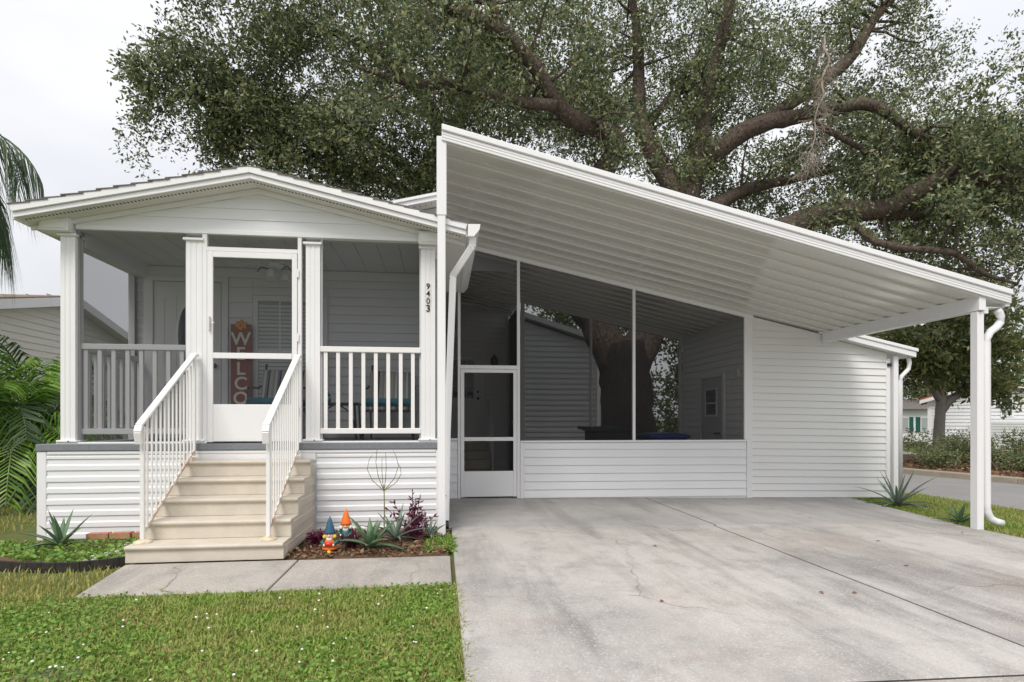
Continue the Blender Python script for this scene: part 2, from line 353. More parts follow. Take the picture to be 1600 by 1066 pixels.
def sprigs(centres, radii, per, leaves, sl, ll, lw, seed, up=0.15, flat=0.75):
    """leafy sprigs spread through clumps; returns leaf quads"""
    rng = np.random.default_rng(seed); n = len(centres) * per
    C = np.repeat(np.asarray(centres, float), per, axis=0); Rr = np.repeat(np.asarray(radii, float), per)
    d = unit(rng.normal(size=(n, 3))); r = Rr * rng.random(n) ** 0.5
    base = C + d * r[:, None] * np.array([1, 1, flat])
    sd = unit(d * 0.7 + rng.normal(size=(n, 3)) * 0.6 + np.array([0, 0, up]))
    out = []
    for i in range(leaves):
        t = (i + 0.4) / leaves
        P = base + sd * (sl * t) + np.array([0, 0, -0.10 * sl * t * t]) + rng.normal(size=(n, 3)) * sl * 0.10
        D = unit(sd * 0.75 + rng.normal(size=(n, 3)) * 0.65 + np.array([0, 0, -0.12]))
        out.append(leaf_quads(P, D, ll * rng.uniform(0.55, 1.4, n), lw * rng.uniform(0.6, 1.35, n), rng))
    return np.concatenate(out)
def in_ellipsoids(E, rng):
    pts = []; rad = []
    for (cx, cy, cz, rx, ry, rz, n, cr) in E:
        k = 0
        while k < n:
            p = rng.uniform(-1, 1, 3)
            q = p @ p
            if q > 1 or (q < 0.35 and rng.random() < 0.5): continue
            pts.append((cx + p[0] * rx, cy + p[1] * ry, cz + p[2] * rz)); rad.append(cr * rng.uniform(0.6, 1.25)); k += 1
    return np.array(pts), np.array(rad)

# ---------------------------------------------------------------- ground, drive, walk, road
def gz(x):
    if x <= 0: return -0.015
    return -0.015 - 0.015 * min(x, 9.0)
g = MB(); xs = [-400, -20, 0, 9, 400]
for i in range(4):
    g.quad((xs[i], -30, gz(xs[i])), (xs[i + 1], -30, gz(xs[i + 1])), (xs[i + 1], 800, gz(xs[i + 1])), (xs[i], 800, gz(xs[i])))
struct(g.build('ground', 'lawn_soil'))

def dz(x): return 0.02 - 0.0145 * x
drive = struct(thing('driveway', (3.3, 5, 0), '', '')); del drive['label']; del drive['category']
def slab(parent, x0, x1, y0, y1, m, z=dz, gap=0.009, name='slab', t=0.09):
    b = MB(); x0 += gap; x1 -= gap; y0 += gap; y1 -= gap
    b.prism([(x0, z(x0) - t), (x1, z(x1) - t), (x1, z(x1)), (x0, z(x0))], y0, y1, 'y')
    return b.build(name, m, parent, bevel=0.006)
slab(drive, 0.10, 3.26, 2.54, 6.62, 'drive'); slab(drive, 3.26, 6.46, 2.54, 6.62, 'drive')
slab(drive, 0.04, 3.30, 6.62, 9.30, 'drive_smooth'); slab(drive, 3.30, 6.52, 6.62, 9.30, 'drive_smooth')
slab(drive, 0.02, 5.04, 9.30, 13.6, 'drive_smooth')
slab(drive, 0.10, 3.26, -6, 2.54, 'walk'); slab(drive, 3.26, 6.6, -6, 2.54, 'walk')
# joint filler and the old concrete lip that flares towards the shed
b = MB(); b.prism([(0.11, dz(0.11) - 0.085), (6.44, dz(6.44) - 0.085), (6.44, dz(6.44) - 0.004), (0.11, dz(0.11) - 0.004)], -5.9, 9.25, 'y'); b.build('joint_filler', 'edging', drive)
b = MB(); b.prism([(6.515, 6.70), (6.60, 7.3), (6.72, 8.1), (6.88, 9.04), (6.515, 9.04)], dz(6.7) - 0.09, dz(6.7) + 0.001, 'z'); b.build('slab', 'drive_smooth', drive)
walk = struct(thing('walkway', (-1.2, 4.8, 0), '', '')); del walk['label']; del walk['category']
flat = lambda x: 0.02
b = MB(); b.prism([(-2.53, 4.33), (-1.255, 4.33), (-1.255, 5.24), (-2.66, 5.24)], -0.07, 0.02, 'z'); b.build('slab', 'walk', walk, bevel=0.006)
slab(walk, -1.25, 0.085, 4.33, 5.24, 'walk', flat)

road = MB()
for (a, c) in zip([(8.75, 13.2, -20), (8.85, 12.9, 8), (8.6, 12.3, 11)], [(8.85, 12.9, 8), (8.6, 12.3, 11), (7.6, 11.2, 16)]):
    road.quad((a[0], a[2], -0.140), (a[1], a[2], -0.140), (c[1], c[2], -0.140), (c[0], c[2], -0.140))
road.quad((7.6, 16, -0.140), (11.2, 16, -0.140), (2, 40, -0.140), (-3, 40, -0.140))
struct(road.build('road', 'asphalt'))
kp = [(13.2, -20), (12.9, 8), (12.3, 11), (11.2, 16), (2.0, 40)]
k = MB()
for p, q in zip(kp, kp[1:]):
    k.prism([(p[0], p[1]), (q[0], q[1]), (q[0] + 0.2, q[1] + 0.03), (p[0] + 0.2, p[1])], -0.16, -0.005, 'z')
struct(k.build('kerb', 'kerb', bevel=0.02))
bd = MB()
for p, q in zip(kp, kp[1:]):
    bd.quad((p[0] + 0.19, p[1], -0.03), (p[0] + 4.5, p[1] + 1.5, 0.04), (q[0] + 4.5, q[1] + 1.5, 0.04), (q[0] + 0.19, q[1], -0.03))
struct(bd.build('mulch_bed', 'mulch'))
b = MB()          # far drive and pale paving behind the oak
b.quad((3.5, 19.5, -0.07), (20, 21, -0.145), (20, 26, -0.145), (3.5, 26, -0.07)); struct(b.build('pavement', 'walk'))

# planting beds
b = MB(); pts = [(-4.5, 6.5), (-4.45, 5.9), (-4.0, 5.48), (-3.6, 5.30), (-3.1, 5.20), (-2.72, 5.30), (-2.72, 6.5)]
b.v = [(x, y, 0.0) for x, y in pts] + [(-3.4, 6.0, 0.05)]; b.f = [(i, (i + 1) % 7, 7) for i in range(7)]
bedl = struct(b.build('planting_bed', 'mulch'))
b = MB(); pts = [(-1.37, 6.5), (-1.37, 5.26), (0.06, 5.26), (0.08, 6.5)]
b.v = [(x, y, 0.004) for x, y in pts] + [(-0.6, 6.0, 0.06)]; b.f = [(i, (i + 1) % 4, 4) for i in range(4)]
struct(b.build('planting_bed', 'mulch'))

# ---------------------------------------------------------------- the house
house = thing('house', (-2.0, 8.0, 0), 'white vinyl clad home with gabled screened porch, grey deck edge and shingle roof', 'house')
PY, BY = 6.54, 8.05
# skirt
sk = part(house, 'skirting', 'vinyl', (-4.10, -0.03, PY, PY + 0.05, -0.03, 0.92))
siding(sk, -4.08, -2.72, PY - 0.001, 0.0, 0.90, 0.119); siding(sk, -1.36, -0.06, PY - 0.001, 0.0, 0.90, 0.119)
part(house, 'corner_trim', 'trim', (-4.165, -4.075, PY - 0.022, PY + 0.07, -0.03, 0.915), bevel=0.004)
part(house, 'corner_trim', 'trim', (-0.062, 0.0, PY - 0.022, PY + 0.07, -0.03, 0.915), bevel=0.004)
part(house, 'skirt_cap', 'trim', (-4.07, -0.065, PY - 0.024, PY + 0.01, 0.885, 0.917), bevel=0.004)
part(house, 'stair_panel', 'trim', (-2.70, -1.37, PY - 0.018, PY, 0.80, 0.884))
side = part(house, 'side_skirting', 'vinyl', (-4.14, -4.10, PY + 0.07, 15.5, -0.03, 0.92))
part(house, 'deck', 'deck', (-4.17, -0.01, PY - 0.035, BY + 0.1, 0.92, 0.992), bevel=0.006)
part(house, 'deck_sill', 'trim', (-3.98, -2.50, PY - 0.02, PY + 0.10, 0.993, 1.012), bevel=0.003); part(house, 'deck_sill', 'trim', (-1.56, -0.02, PY - 0.02, PY + 0.10, 0.993, 1.012), bevel=0.003)
# right flank of porch and body
fl = part(house, 'side_wall', 'vinyl', (-0.06, -0.02, PY + 0.18, 15.5, -0.03, 3.24))
siding(fl, -0.019, 2.65, PY + 0.18, 0.0, 3.24, 0.119, rot=R(90))
part(house, 'side_wall', 'vinyl', (-4.05, -4.0, BY, 15.5, 0.9, 3.24))
part(house, 'back_wall', 'vinyl', (-4.05, -0.02, 15.45, 15.5, 0.0, 3.24))
# posts
def porch_post(x0, x1):
    p = MB(); w = x1 - x0; y0 = PY - 0.005
    a, bq, cq, d = x0 + w * 0.28, x0 + w * 0.38, x0 + w * 0.62, x0 + w * 0.72
    p.prism([(x0, y0), (a, y0), (a + 0.004, y0 + 0.006), (bq, y0 + 0.006), (bq + 0.004, y0), (cq, y0), (cq + 0.004, y0 + 0.006), (d, y0 + 0.006), (d + 0.004, y0), (x1, y0), (x1, y0 + w), (x0, y0 + w)], 1.012, 3.19, 'z')
    o = p.build('post', 'trim', house)
    part(o, 'base_plate', 'trim', (x0 - 0.03, x1 + 0.03, PY - 0.033, PY + 0.15, 1.0125, 1.034), bevel=0.004)
    part(o, 'capital', 'trim', (x0 - 0.025, x1 + 0.02, PY - 0.03, PY + 0.15, 3.165, 3.192), bevel=0.004)
    part(o, 'bolt', 'knob', (x0 + w * 0.6, x0 + w * 0.6 + 0.012, PY - 0.038, PY - 0.0335, 1.019, 1.029))
    return o
for x0, x1 in ((-3.947, -3.805), (-2.713, -2.551), (-1.477, -1.327)): porch_post(x0, x1)
pr = porch_post(-0.229, -0.072)
for i, ch in enumerate('9403'):
    z = 2.742 - i * 0.083
    if ch != '3': part(pr, 'number_plate', 'gn_white', (-0.178, -0.123, PY - 0.0085, PY - 0.0052, z - 0.038, z + 0.038))
    me = text_mesh(ch, 0.088 if ch != '3' else 0.105, 0.002, 'number_black')
    o = link('number', me, pr, loc=(-0.150, PY - 0.011, z), rot=(R(90), 0, 0))
    if ch == '3': o['label'] = 'bold black numeral 3 below the ornate numerals'
# beams, gable, ceiling
part(house, 'beam', 'trim', (-3.80, -0.23, PY - 0.012, PY + 0.14, 3.243, 3.29), bevel=0.004)
part(house, 'beam_return', 'trim', (-4.10, -3.82, PY - 0.10, PY + 0.12, 3.195, 3.335), (-4.075, -3.845, PY - 0.112, PY - 0.10, 3.215, 3.315), bevel=0.006)
part(house, 'beam_return', 'trim', (-0.255, 0.0, PY - 0.10, PY + 0.12, 3.195, 3.335), (-0.235, -0.02, PY - 0.112, PY - 0.10, 3.215, 3.315), bevel=0.006)
part(house, 'side_beam', 'trim', (-3.95, -3.80, PY + 0.16, BY, 3.10, 3.30), bevel=0.004)
part(house, 'side_beam', 'trim', (-0.23, -0.06, PY + 0.16, BY, 3.10, 3.30), bevel=0.004)
SL = 0.50 / 2.235
def rz(x): return 3.748 - SL * abs(x + 1.975)        # underside of the rake
gw = MB(); gw.prism([(-3.95, 3.29), (0.0, 3.29), (-0.02, rz(0)), (-1.975, 3.748), (-3.95, rz(-3.95))], PY + 0.015, PY + 0.06, 'y')
gw = gw.build('gable_wall', 'vinyl', house)
for i in range(4):
    z0 = 3.292 + i * 0.118; z1 = min(z0 + 0.118, 3.735)
    hw = lambda z: max(0.02, (3.735 - z) / SL)
    b = MB(); xa0, xa1, xb0, xb1 = -1.975 - min(1.97, hw(z0)), -1.975 + min(1.97, hw(z0)), -1.975 - min(1.97, hw(z1)), -1.975 + min(1.97, hw(z1))
    zm = z0 + 0.118 * 0.44; xm0, xm1 = xa0 + (xb0 - xa0) * 0.5, xa1 + (xb1 - xa1) * 0.5
    yb = PY + 0.013
    b.v = [(xa0, yb, z0), (xa1, yb, z0), (xa1, yb - 0.015, z0), (xa0, yb - 0.015, z0), (xm0, yb - 0.0135, zm), (xm1, yb - 0.0135, zm), (xb0, yb - 0.005, z1), (xb1, yb - 0.005, z1), (xb0, yb, z1), (xb1, yb, z1)]
    b.f = [(0, 1, 2, 3), (3, 2, 5, 4), (4, 5, 7, 6), (6, 7, 9, 8), (0, 3, 4, 6, 8), (1, 9, 7, 5, 2)]
    b.build('siding_board', 'vinyl', gw)
nb = 14
for i in range(nb):
    xa = -3.80 + i * (3.57 / nb)
    b = MB(); w = 3.57 / nb
    b.prism([(xa, 3.262), (xa + w - 0.014, 3.262), (xa + w - 0.010, 3.274), (xa + w, 3.274), (xa + w, 3.285), (xa, 3.285)], PY + 0.142, BY, 'y')
    b.build('ceiling_board', 'vinyl_warm', house)
# roof: slabs, shingle courses, rake fascia, soffit
roof = MB()
for sgn in (-1, 1):
    xe = -1.975 + sgn * 2.235
    roof.prism([(-1.975, 3.768), (xe, 3.268), (xe, 3.350), (-1.975, 3.850)], 6.27, 15.7, 'y')
roof = roof.build('roof', 'trim', house)
for sgn in (-1, 1):
    for i in range(14):
        u0, u1 = i / 14, (i + 1) / 14 + 0.02
        xa, xb = -1.975 + sgn * 2.27 * (1 - u0), -1.975 + sgn * 2.27 * max(0, 1 - u1)
        za, zb = 3.872 - SL * abs(xa + 1.975), 3.872 - SL * abs(xb + 1.975)
        b = MB(); b.prism([(xa, za + 0.004), (xb, zb - 0.012), (xb, zb - 0.004), (xa, za + 0.016)], 6.215 + 0.012 * random.random(), 15.7, 'y')
        b.build('shingle_course', 'shingle', roof)
for sgn in (-1, 1):
    xe = -1.975 + sgn * 2.235; s0 = 3.748; s1 = 3.248
    b = MB(); b.prism([(-1.975, s0 + 0.052), (xe, s1 + 0.052), (xe, s1), (-1.975, s0)], 6.250, 6.268, 'y')
    b.prism([(-1.975, s0 + 0.126), (xe - sgn * -0.02, s1 + 0.122), (xe, s1 + 0.0535), (-1.975, s0 + 0.0535)], 6.228, 6.2675, 'y')
    b.build('rake_fascia', 'trim', house, bevel=0.003)
    b = MB(); b.prism([(-1.975, s0 + 0.014), (xe, s1 + 0.014), (xe, s1 + 0.002), (-1.975, s0 + 0.002)], 6.269, PY + 0.01, 'y')
    sof = b.build('soffit', 'soffit', house)
    h = MB()
    for row in (6.335, 6.352):
        for i in range(62):
            u = (i + 0.5) / 62; x = -1.975 + sgn * 2.19 * u; z = s0 + 0.0005 - SL * 2.19 * u
            h.box(x - 0.0075, x + 0.0075, row - 0.005, row + 0.005, z - 0.0015, z + 0.004)
    stuff(h.build('vent_hole', 'hole', sof))
    # frieze strip along the top of the gable
    b = MB(); b.prism([(-1.975, s0 - 0.001), (xe, s1 - 0.001), (xe, s1 - 0.04), (-1.975, s0 - 0.055)], PY - 0.035, PY - 0.005, 'y'); b.build('frieze_trim', 'trim', house)
    # eave soffit and eave fascia along the flank
    xw = -4.0 if sgn < 0 else -0.02
    b = MB(); b.box(min(xe, xw), max(xe, xw), PY + 0.02, 15.6, s1 - 0.004, s1 + 0.012); b.build('soffit', 'soffit', house)
    b = MB(); b.box(min(xe, xe + sgn * 0.018), max(xe, xe + sgn * 0.018), 6.27, 15.7, s1 - 0.01, s1 + 0.115); b.build('eave_fascia', 'trim', house)
# gutter and downspout on the right eave
gp = [(0.281, 3.355), (0.281, 3.225), (0.345, 3.225), (0.405, 3.30), (0.415, 3.358), (0.405, 3.358), (0.395, 3.305), (0.34, 3.236), (0.292, 3.236), (0.292, 3.355)]
b = MB(); b.prism(gp, 6.22, 9.0, 'y'); gut = b.build('gutter', 'trim', house)
b = MB(); b.prism([(0.281, 3.355), (0.281, 3.225), (0.345, 3.225), (0.405, 3.30), (0.415, 3.358)], 6.212, 6.222, 'y'); b.build('gutter_end', 'trim', gut)
b = MB()
for p, q in (((0.335, 6.30, 3.24), (0.335, 6.31, 3.13)), ((0.335, 6.305, 3.145), (0.125, 6.50, 2.86)), ((0.127, 6.50, 2.875), (0.060, 6.50, 1.02)), ((0.062, 6.50, 1.04), (0.045, 6.47, 0.12))):
    b.bar(p, q, 0.075, 0.055, up=(0, 1, 0.01))
ds = b.build('downspout', 'trim', house, bevel=0.008)
b = MB(); b.bar((0.045, 6.47, 0.12), (0.05, 6.40, 0.05), 0.06, 0.045, up=(0, 1, 0.01)); b.build('outlet', 'dark_panel', ds)
for z in (2.82, 0.4): part(ds, 'screw', 'knob', (0.08 if z > 1 else 0.04, 0.09 if z > 1 else 0.05, 6.462 if z > 1 else 6.435, 6.466 if z > 1 else 6.45, z, z + 0.01))
# raised rear roof behind the porch roof
rr = MB(); rr.prism([(-3.0, 4.10), (0.35, 4.92), (1.3, 4.69), (1.3, 4.60), (0.35, 4.83), (-3.0, 4.01)], 9.22, 14.5, 'y'); rr = rr.build('rear_roof', 'shingle', house)
b = MB(); b.prism([(-3.0, 4.125), (0.35, 4.945), (0.35, 4.83), (-3.0, 4.01)], 9.19, 9.215, 'y'); b.prism([(-3.0, 4.125), (0.35, 4.945), (0.35, 4.90), (-3.0, 4.08)], 9.165, 9.189, 'y'); b.build('rake_fascia', 'trim', rr)
b = MB(); b.prism([(-2.9, 3.7), (1.2, 3.7), (1.2, 4.60), (0.35, 4.82), (-2.9, 4.02)], 9.5, 9.54, 'y'); b.build('gable_wall', 'vinyl_grey', rr)
b = MB(); b.prism([(-3.0, 4.018), (0.35, 4.838), (0.35, 4.83), (-3.0, 4.005)], 9.22, 9.5, 'y'); b.build('soffit', 'soffit', rr)
h = MB()
for i in range(30):
    x = -2.6 + i * 0.09; z = 4.005 + (x + 3.0) * 0.2448; h.box(x, x + 0.02, 9.30, 9.315, z - 0.002, z + 0.003)
stuff(h.build('vent_hole', 'hole', rr))

# porch back wall with door, window
bw = part(house, 'porch_wall', 'vinyl', (-4.0, -0.06, BY, BY + 0.06, 0.99, 3.27))
siding(bw, -2.80, -2.50, BY - 0.001, 1.0, 3.13, 0.20, prof=LAP); siding(bw, -1.52, -0.24, BY - 0.001, 1.0, 3.13, 0.119, prof=LAP)
siding(bw, -2.495, -1.525, BY - 0.001, 1.0, 1.45, 0.119, prof=LAP); siding(bw, -2.495, -1.525, BY - 0.001, 2.90, 3.13, 0.115, prof=LAP)
siding(bw, -4.0, -3.86, BY - 0.001, 1.0, 3.12, 0.119, prof=DUTCH)
part(house, 'frieze_board', 'trim', (-3.99, -0.24, BY - 0.028, BY - 0.002, 3.132, 3.255), bevel=0.003)
fd = part(house, 'front_door', 'door_white', (-3.72, -2.90, BY - 0.022, BY - 0.003, 1.0, 3.05))
part(fd, 'door_casing', 'trim', (-3.85, -3.735, BY - 0.04, BY - 0.002, 1.0, 3.13), (-2.885, -2.805, BY - 0.04, BY - 0.002, 1.0, 3.13), (-3.735, -2.885, BY - 0.04, BY - 0.002, 3.062, 3.13), bevel=0.004)
b = MB()
for (x0, x1, z0, z1) in ((-3.62, -3.36, 1.12, 1.75), (-3.26, -3.00, 1.12, 1.75), (-3.62, -3.45, 1.95, 2.85), (-3.17, -3.00, 1.95, 2.85)):
    b.box(x0, x1, BY - 0.029, BY - 0.0221, z0, z0 + 0.02).box(x0, x1, BY - 0.029, BY - 0.0221, z1 - 0.02, z1).box(x0, x0 + 0.02, BY - 0.029, BY - 0.0221, z0 + 0.02, z1 - 0.02).box(x1 - 0.02, x1, BY - 0.029, BY - 0.0221, z0 + 0.02, z1 - 0.02)
b.build('moulding', 'door_white', fd)
ov = [(-3.31 + 0.15 * math.cos(a), 2.35 + 0.42 * math.sin(a)) for a in np.linspace(0, 2 * math.pi, 28, endpoint=False)]
ov2 = [(-3.31 + 0.115 * math.cos(a), 2.35 + 0.385 * math.sin(a)) for a in np.linspace(0, 2 * math.pi, 28, endpoint=False)]
b = MB(); b.prism(ov, BY - 0.034, BY - 0.0222, 'y'); b.build('oval_frame', 'trim', fd)
b = MB(); b.prism(ov2, BY - 0.037, BY - 0.0342, 'y'); b.build('oval_glass', 'glass_dark', fd)
b = MB(); b.ball((-2.965, BY - 0.06, 1.955), 0.033); b.build('knob', 'knob', fd, True)
b = MB(); b.ball((-2.965, BY - 0.04, 2.10), 0.026); b.build('deadbolt', 'knob', fd, True)
wd = part(house, 'window', 'trim', (-2.49, -2.43, BY - 0.03, BY - 0.002, 1.45, 2.90), (-1.585, -1.53, BY - 0.03, BY - 0.002, 1.45, 2.90), (-2.43, -1.585, BY - 0.03, BY - 0.002, 2.83, 2.90), (-2.43, -1.585, BY - 0.03, BY - 0.002, 1.45, 1.51), (-2.43, -1.585, BY - 0.026, BY - 0.002, 2.135, 2.175))
part(wd, 'pane', 'glass_blind', (-2.43, -1.585, BY - 0.008, BY - 0.003, 2.175, 2.83)); part(wd, 'pane', 'glass_blind', (-2.43, -1.585, BY - 0.008, BY - 0.003, 1.51, 2.135))
b = MB()
for i in range(24): b.box(-2.425, -1.59, BY - 0.014, BY - 0.0085, 1.55 + i * 0.052, 1.55 + i * 0.052 + 0.036)
b.build('blind', 'blind', wd)
part(wd, 'grille', 'trim', (-2.16, -2.14, BY - 0.020, BY - 0.0145, 2.176, 2.829), (-1.88, -1.86, BY - 0.020, BY - 0.0145, 2.176, 2.829), (-2.428, -1.587, BY - 0.0215, BY - 0.0205, 2.50, 2.518))
part(house, 'corner_board', 'vinyl_warm', (-3.99, -3.93, BY - 0.09, BY - 0.03, 1.0, 3.12))

# porch railings and screens
def railing(x0, x1, xs, y, m, parent=house):
    r = part(parent, 'porch_railing', m, (x0, x1, y - 0.03, y + 0.03, 1.993, 2.055), bevel=0.006)
    part(r, 'bottom_rail', m, (x0, x1, y - 0.025, y + 0.025, 1.092, 1.152), bevel=0.006)
    me = MB().box(-0.02, 0.02, -0.016, 0.016, 1.1525, 1.9925).mesh('baluster', m)
    for x in xs: link('baluster', me, r, loc=(x, y, 0))
    return r
railing(-3.80, -2.715, (-3.75, -3.613, -3.476, -3.337, -3.201, -3.065, -2.927, -2.79), PY + 0.09, 'rail_grey')
railing(-1.325, -0.23, (-1.269, -1.136, -0.999, -0.863, -0.728, -0.592, -0.455, -0.321), PY + 0.02, 'rail_white')
sr = part(house, 'porch_railing', 'rail_grey', (-3.91, -3.85, PY + 0.14, BY - 0.1, 1.993, 2.055), bevel=0.006)
part(sr, 'bottom_rail', 'rail_grey', (-3.905, -3.855, PY + 0.14, BY - 0.1, 1.092, 1.152), bevel=0.006)
me = MB().box(-0.016, 0.016, -0.02, 0.02, 1.1525, 1.9925).mesh('baluster', 'rail_grey')
for i in range(10): link('baluster', me, sr, loc=(-3.88, PY + 0.24 + i * 0.132, 0))
def pane(parent, name, x0, x1, y, z0, z1, m='screen'):
    b = MB(); b.quad((x0, y, z0), (x1, y, z0), (x1, y, z1), (x0, y, z1)); return b.build(name, m, parent)
pane(house, 'screen', -3.80, -2.715, PY + 0.03, 1.012, 3.243)
pane(house, 'screen', -1.325, -0.231, PY + 0.075, 1.012, 3.243)
pane(house, 'screen', -1.520, -1.480, PY + 0.03, 1.012, 3.243)
pane(house, 'screen', -2.505, -1.570, PY + 0.03, 3.107, 3.243)
b = MB(); b.quad((-3.93, PY + 0.14, 1.0), (-3.93, BY, 1.0), (-3.93, BY, 3.1), (-3.93, PY + 0.14, 3.1)); b.build('screen', 'screen', house)
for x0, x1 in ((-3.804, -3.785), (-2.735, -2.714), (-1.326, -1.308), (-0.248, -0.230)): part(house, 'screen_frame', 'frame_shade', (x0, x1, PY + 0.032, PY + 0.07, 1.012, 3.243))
# porch screen door
part(house, 'door_jamb', 'trim', (-2.550, -2.502, PY - 0.004, PY + 0.06, 1.0, 3.243), bevel=0.003)
part(house, 'door_jamb', 'trim', (-1.563, -1.522, PY - 0.004, PY + 0.06, 1.0, 3.243), bevel=0.003)
part(house, 'door_header', 'trim', (-2.502, -1.563, PY - 0.006, PY + 0.06, 3.062, 3.107), bevel=0.003)
sd = part(house, 'screen_door', 'trim', (-2.497, -2.438, PY - 0.014, PY + 0.018, 1.006, 3.058), (-1.622, -1.567, PY - 0.014, PY + 0.018, 1.006, 3.058), (-2.438, -1.622, PY - 0.014, PY + 0.018, 2.995, 3.058), bevel=0.004)
part(sd, 'crossbar', 'trim', (-2.438, -1.622, PY - 0.018, PY + 0.018, 1.906, 1.968), bevel=0.004)
part(sd, 'kick_panel', 'trim', (-2.438, -1.622, PY - 0.010, PY + 0.012, 1.012, 1.413), bevel=0.004)
pane(sd, 'screen', -2.438, -1.622, PY + 0.004, 1.968, 2.995); pane(sd, 'screen', -2.438, -1.622, PY + 0.004, 1.413, 1.906)
part(sd, 'handle', 'gn_white', (-2.476, -2.460, PY - 0.05, PY - 0.0145, 2.20, 2.36), bevel=0.006)
b = MB(); b.tube([(-2.428, PY - 0.02, 2.285), (-2.428, PY - 0.055, 2.285)], 0.012, 8); b.build('latch', 'gn_white', sd)
for z in (1.3, 2.1, 2.8): part(sd, 'hinge', 'trim', (-1.568, -1.548, PY - 0.022, PY - 0.0145, z, z + 0.09))

# entry wall inside the carport, with its door
ew = MB(); ew.prism([(-0.02, 0.0), (1.60, 0.0), (1.60, 3.74), (-0.02, 4.08)], 13.5, 13.56, 'y'); ew = ew.build('entry_wall', 'vinyl_warm', house)
siding(ew, 0.0, 0.42, 13.499, 0.03, 3.95, 0.12, 'vinyl_warm', LAP); siding(ew, 0.94, 1.59, 13.499, 0.03, 3.75, 0.12, 'vinyl_warm', LAP); siding(ew, 0.42, 0.94, 13.499, 2.83, 3.9, 0.12, 'vinyl_warm', LAP)
ed = part(house, 'entry_door', 'door_white', (0.10, 0.90, 13.46, 13.49, 0.76, 2.74))
part(ed, 'door_casing', 'trim', (0.905, 0.975, 13.45, 13.495, 0.76, 2.81), (0.02, 0.095, 13.45, 13.495, 0.76, 2.81), (0.095, 0.905, 13.45, 13.495, 2.745, 2.81))
for i in range(3):
    for j in range(3):
        part(ed, 'pane', 'glass_dark', (0.25 + i * 0.17, 0.40 + i * 0.17, 13.452, 13.459, 1.75 + j * 0.30, 2.03 + j * 0.30))
b = MB(); b.ball((0.84, 13.43, 1.74), 0.035).ball((0.84, 13.44, 1.90), 0.03); b.build('knob', 'black_metal', ed, True)
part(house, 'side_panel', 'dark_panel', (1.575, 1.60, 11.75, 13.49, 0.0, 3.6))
part(house, 'corner_board', 'door_grey', (1.52, 1.574, 13.40, 13.49, 0.0, 3.70))

# ---------------------------------------------------------------- carport
cp = thing('carport', (3.3, 7.6, 0), 'white aluminium carport with sloping pan roof, screened back room and low siding wall', 'carport')
def cz(x, y):
    t = min(1.0, max(0.0, (y - 6.15) / (9.07 - 6.15)))
    return (4.215 + (4.092 - 4.215) * t) - (0.2305 + (0.2135 - 0.2305) * t) * x
croof = part(cp, 'roof', 'alu', (0.0, 0.01, 6.2, 6.21, 4.28, 4.29))
def pan(y0, y1, x0, x1):
    b = MB(); n = 8; w = y1 - y0
    prof = [(0.0, 0.034), (0.004, -0.012), (0.016, -0.018), (w * 0.30, -0.013), (w * 0.60, -0.004), (w * 0.85, 0.006), (w - 0.004, 0.012), (w - 0.003, 0.034), (w - 0.003, 0.040), (0.0, 0.040)]
    k = len(prof)
    for i in range(n + 1):
        x = x0 + (x1 - x0) * i / n
        for (dy, dzz) in prof: b.v.append((x, y0 + dy, cz(x, y0 + dy) + dzz))
    for i in range(n):
        for j in range(k):
            j2 = (j + 1) % k; b.f.append((i * k + j, (i + 1) * k + j, (i + 1) * k + j2, i * k + j2))
    b.f.append(tuple(range(k))); b.f.append(tuple(range((n + 1) * k - 1, n * k - 1, -1)))
    return b.build('roof_panel', 'pan', croof)
y = 6.165
while y < 11.70:
    pan(y, y + 0.30, 0.02, 6.74 if y < 8.95 else 6.42); y += 0.30
while y < 13.6: pan(y, y + 0.30, 0.02, 1.66); y += 0.30
# front fascia in two bands, end caps
b = MB()
for (za, zb, ya, yb) in ((-0.005, 0.094, 6.140, 6.162), (0.0955, 0.160, 6.118, 6.162)):
    k = len(b.v)
    for x in (0.0, 6.80):
        zz = cz(x, 6.15)
        b.v += [(x, ya, zz + za), (x, yb, zz + za), (x, yb, zz + zb), (x, ya, zz + zb)]
    b.f += [(k, k + 1, k + 2, k + 3), (k + 7, k + 6, k + 5, k + 4)] + [(k + i, k + 4 + i, k + 4 + (i + 1) % 4, k + (i + 1) % 4) for i in range(4)]
fs = b.build('front_fascia', 'alu', cp, bevel=0.006)
b = MB()
for za in (0.030, 0.060):
    b.bar((0.003, 6.138, cz(0, 6.15) + za), (6.797, 6.138, cz(6.8, 6.15) + za), 0.006, 0.004, up=(0, 0, 1))
b.build('fascia_rib', 'alu', fs)
# posts
lp = part(cp, 'post', 'alu', (-0.045, 0.042, 6.165, 6.25, 0.0, 4.0), bevel=0.008)
part(lp, 'sleeve', 'alu', (-0.053, 0.052, 6.158, 6.258, 3.42, 4.26), bevel=0.006)
rp = MB(); x0, x1, y0, y1 = 6.395, 6.485, 6.20, 6.29
rp.prism([(x0, y0), (x0 + 0.030, y0), (x0 + 0.034, y0 + 0.008), (x1 - 0.034, y0 + 0.008), (x1 - 0.030, y0), (x1, y0), (x1, y1), (x0, y1)], dz(6.4) - 0.02, 2.55, 'z')
rp = rp.build('post', 'alu', cp)
part(rp, 'bracket', 'alu', (6.488, 6.56, 6.21, 6.28, 2.53, 2.60), bevel=0.004)
b = MB(); b.prism([(6.17, 2.560), (9.05, 2.548), (9.05, 2.722), (6.17, 2.735)], 6.395, 6.485, 'x'); b.build('side_beam', 'alu', cp, bevel=0.005)
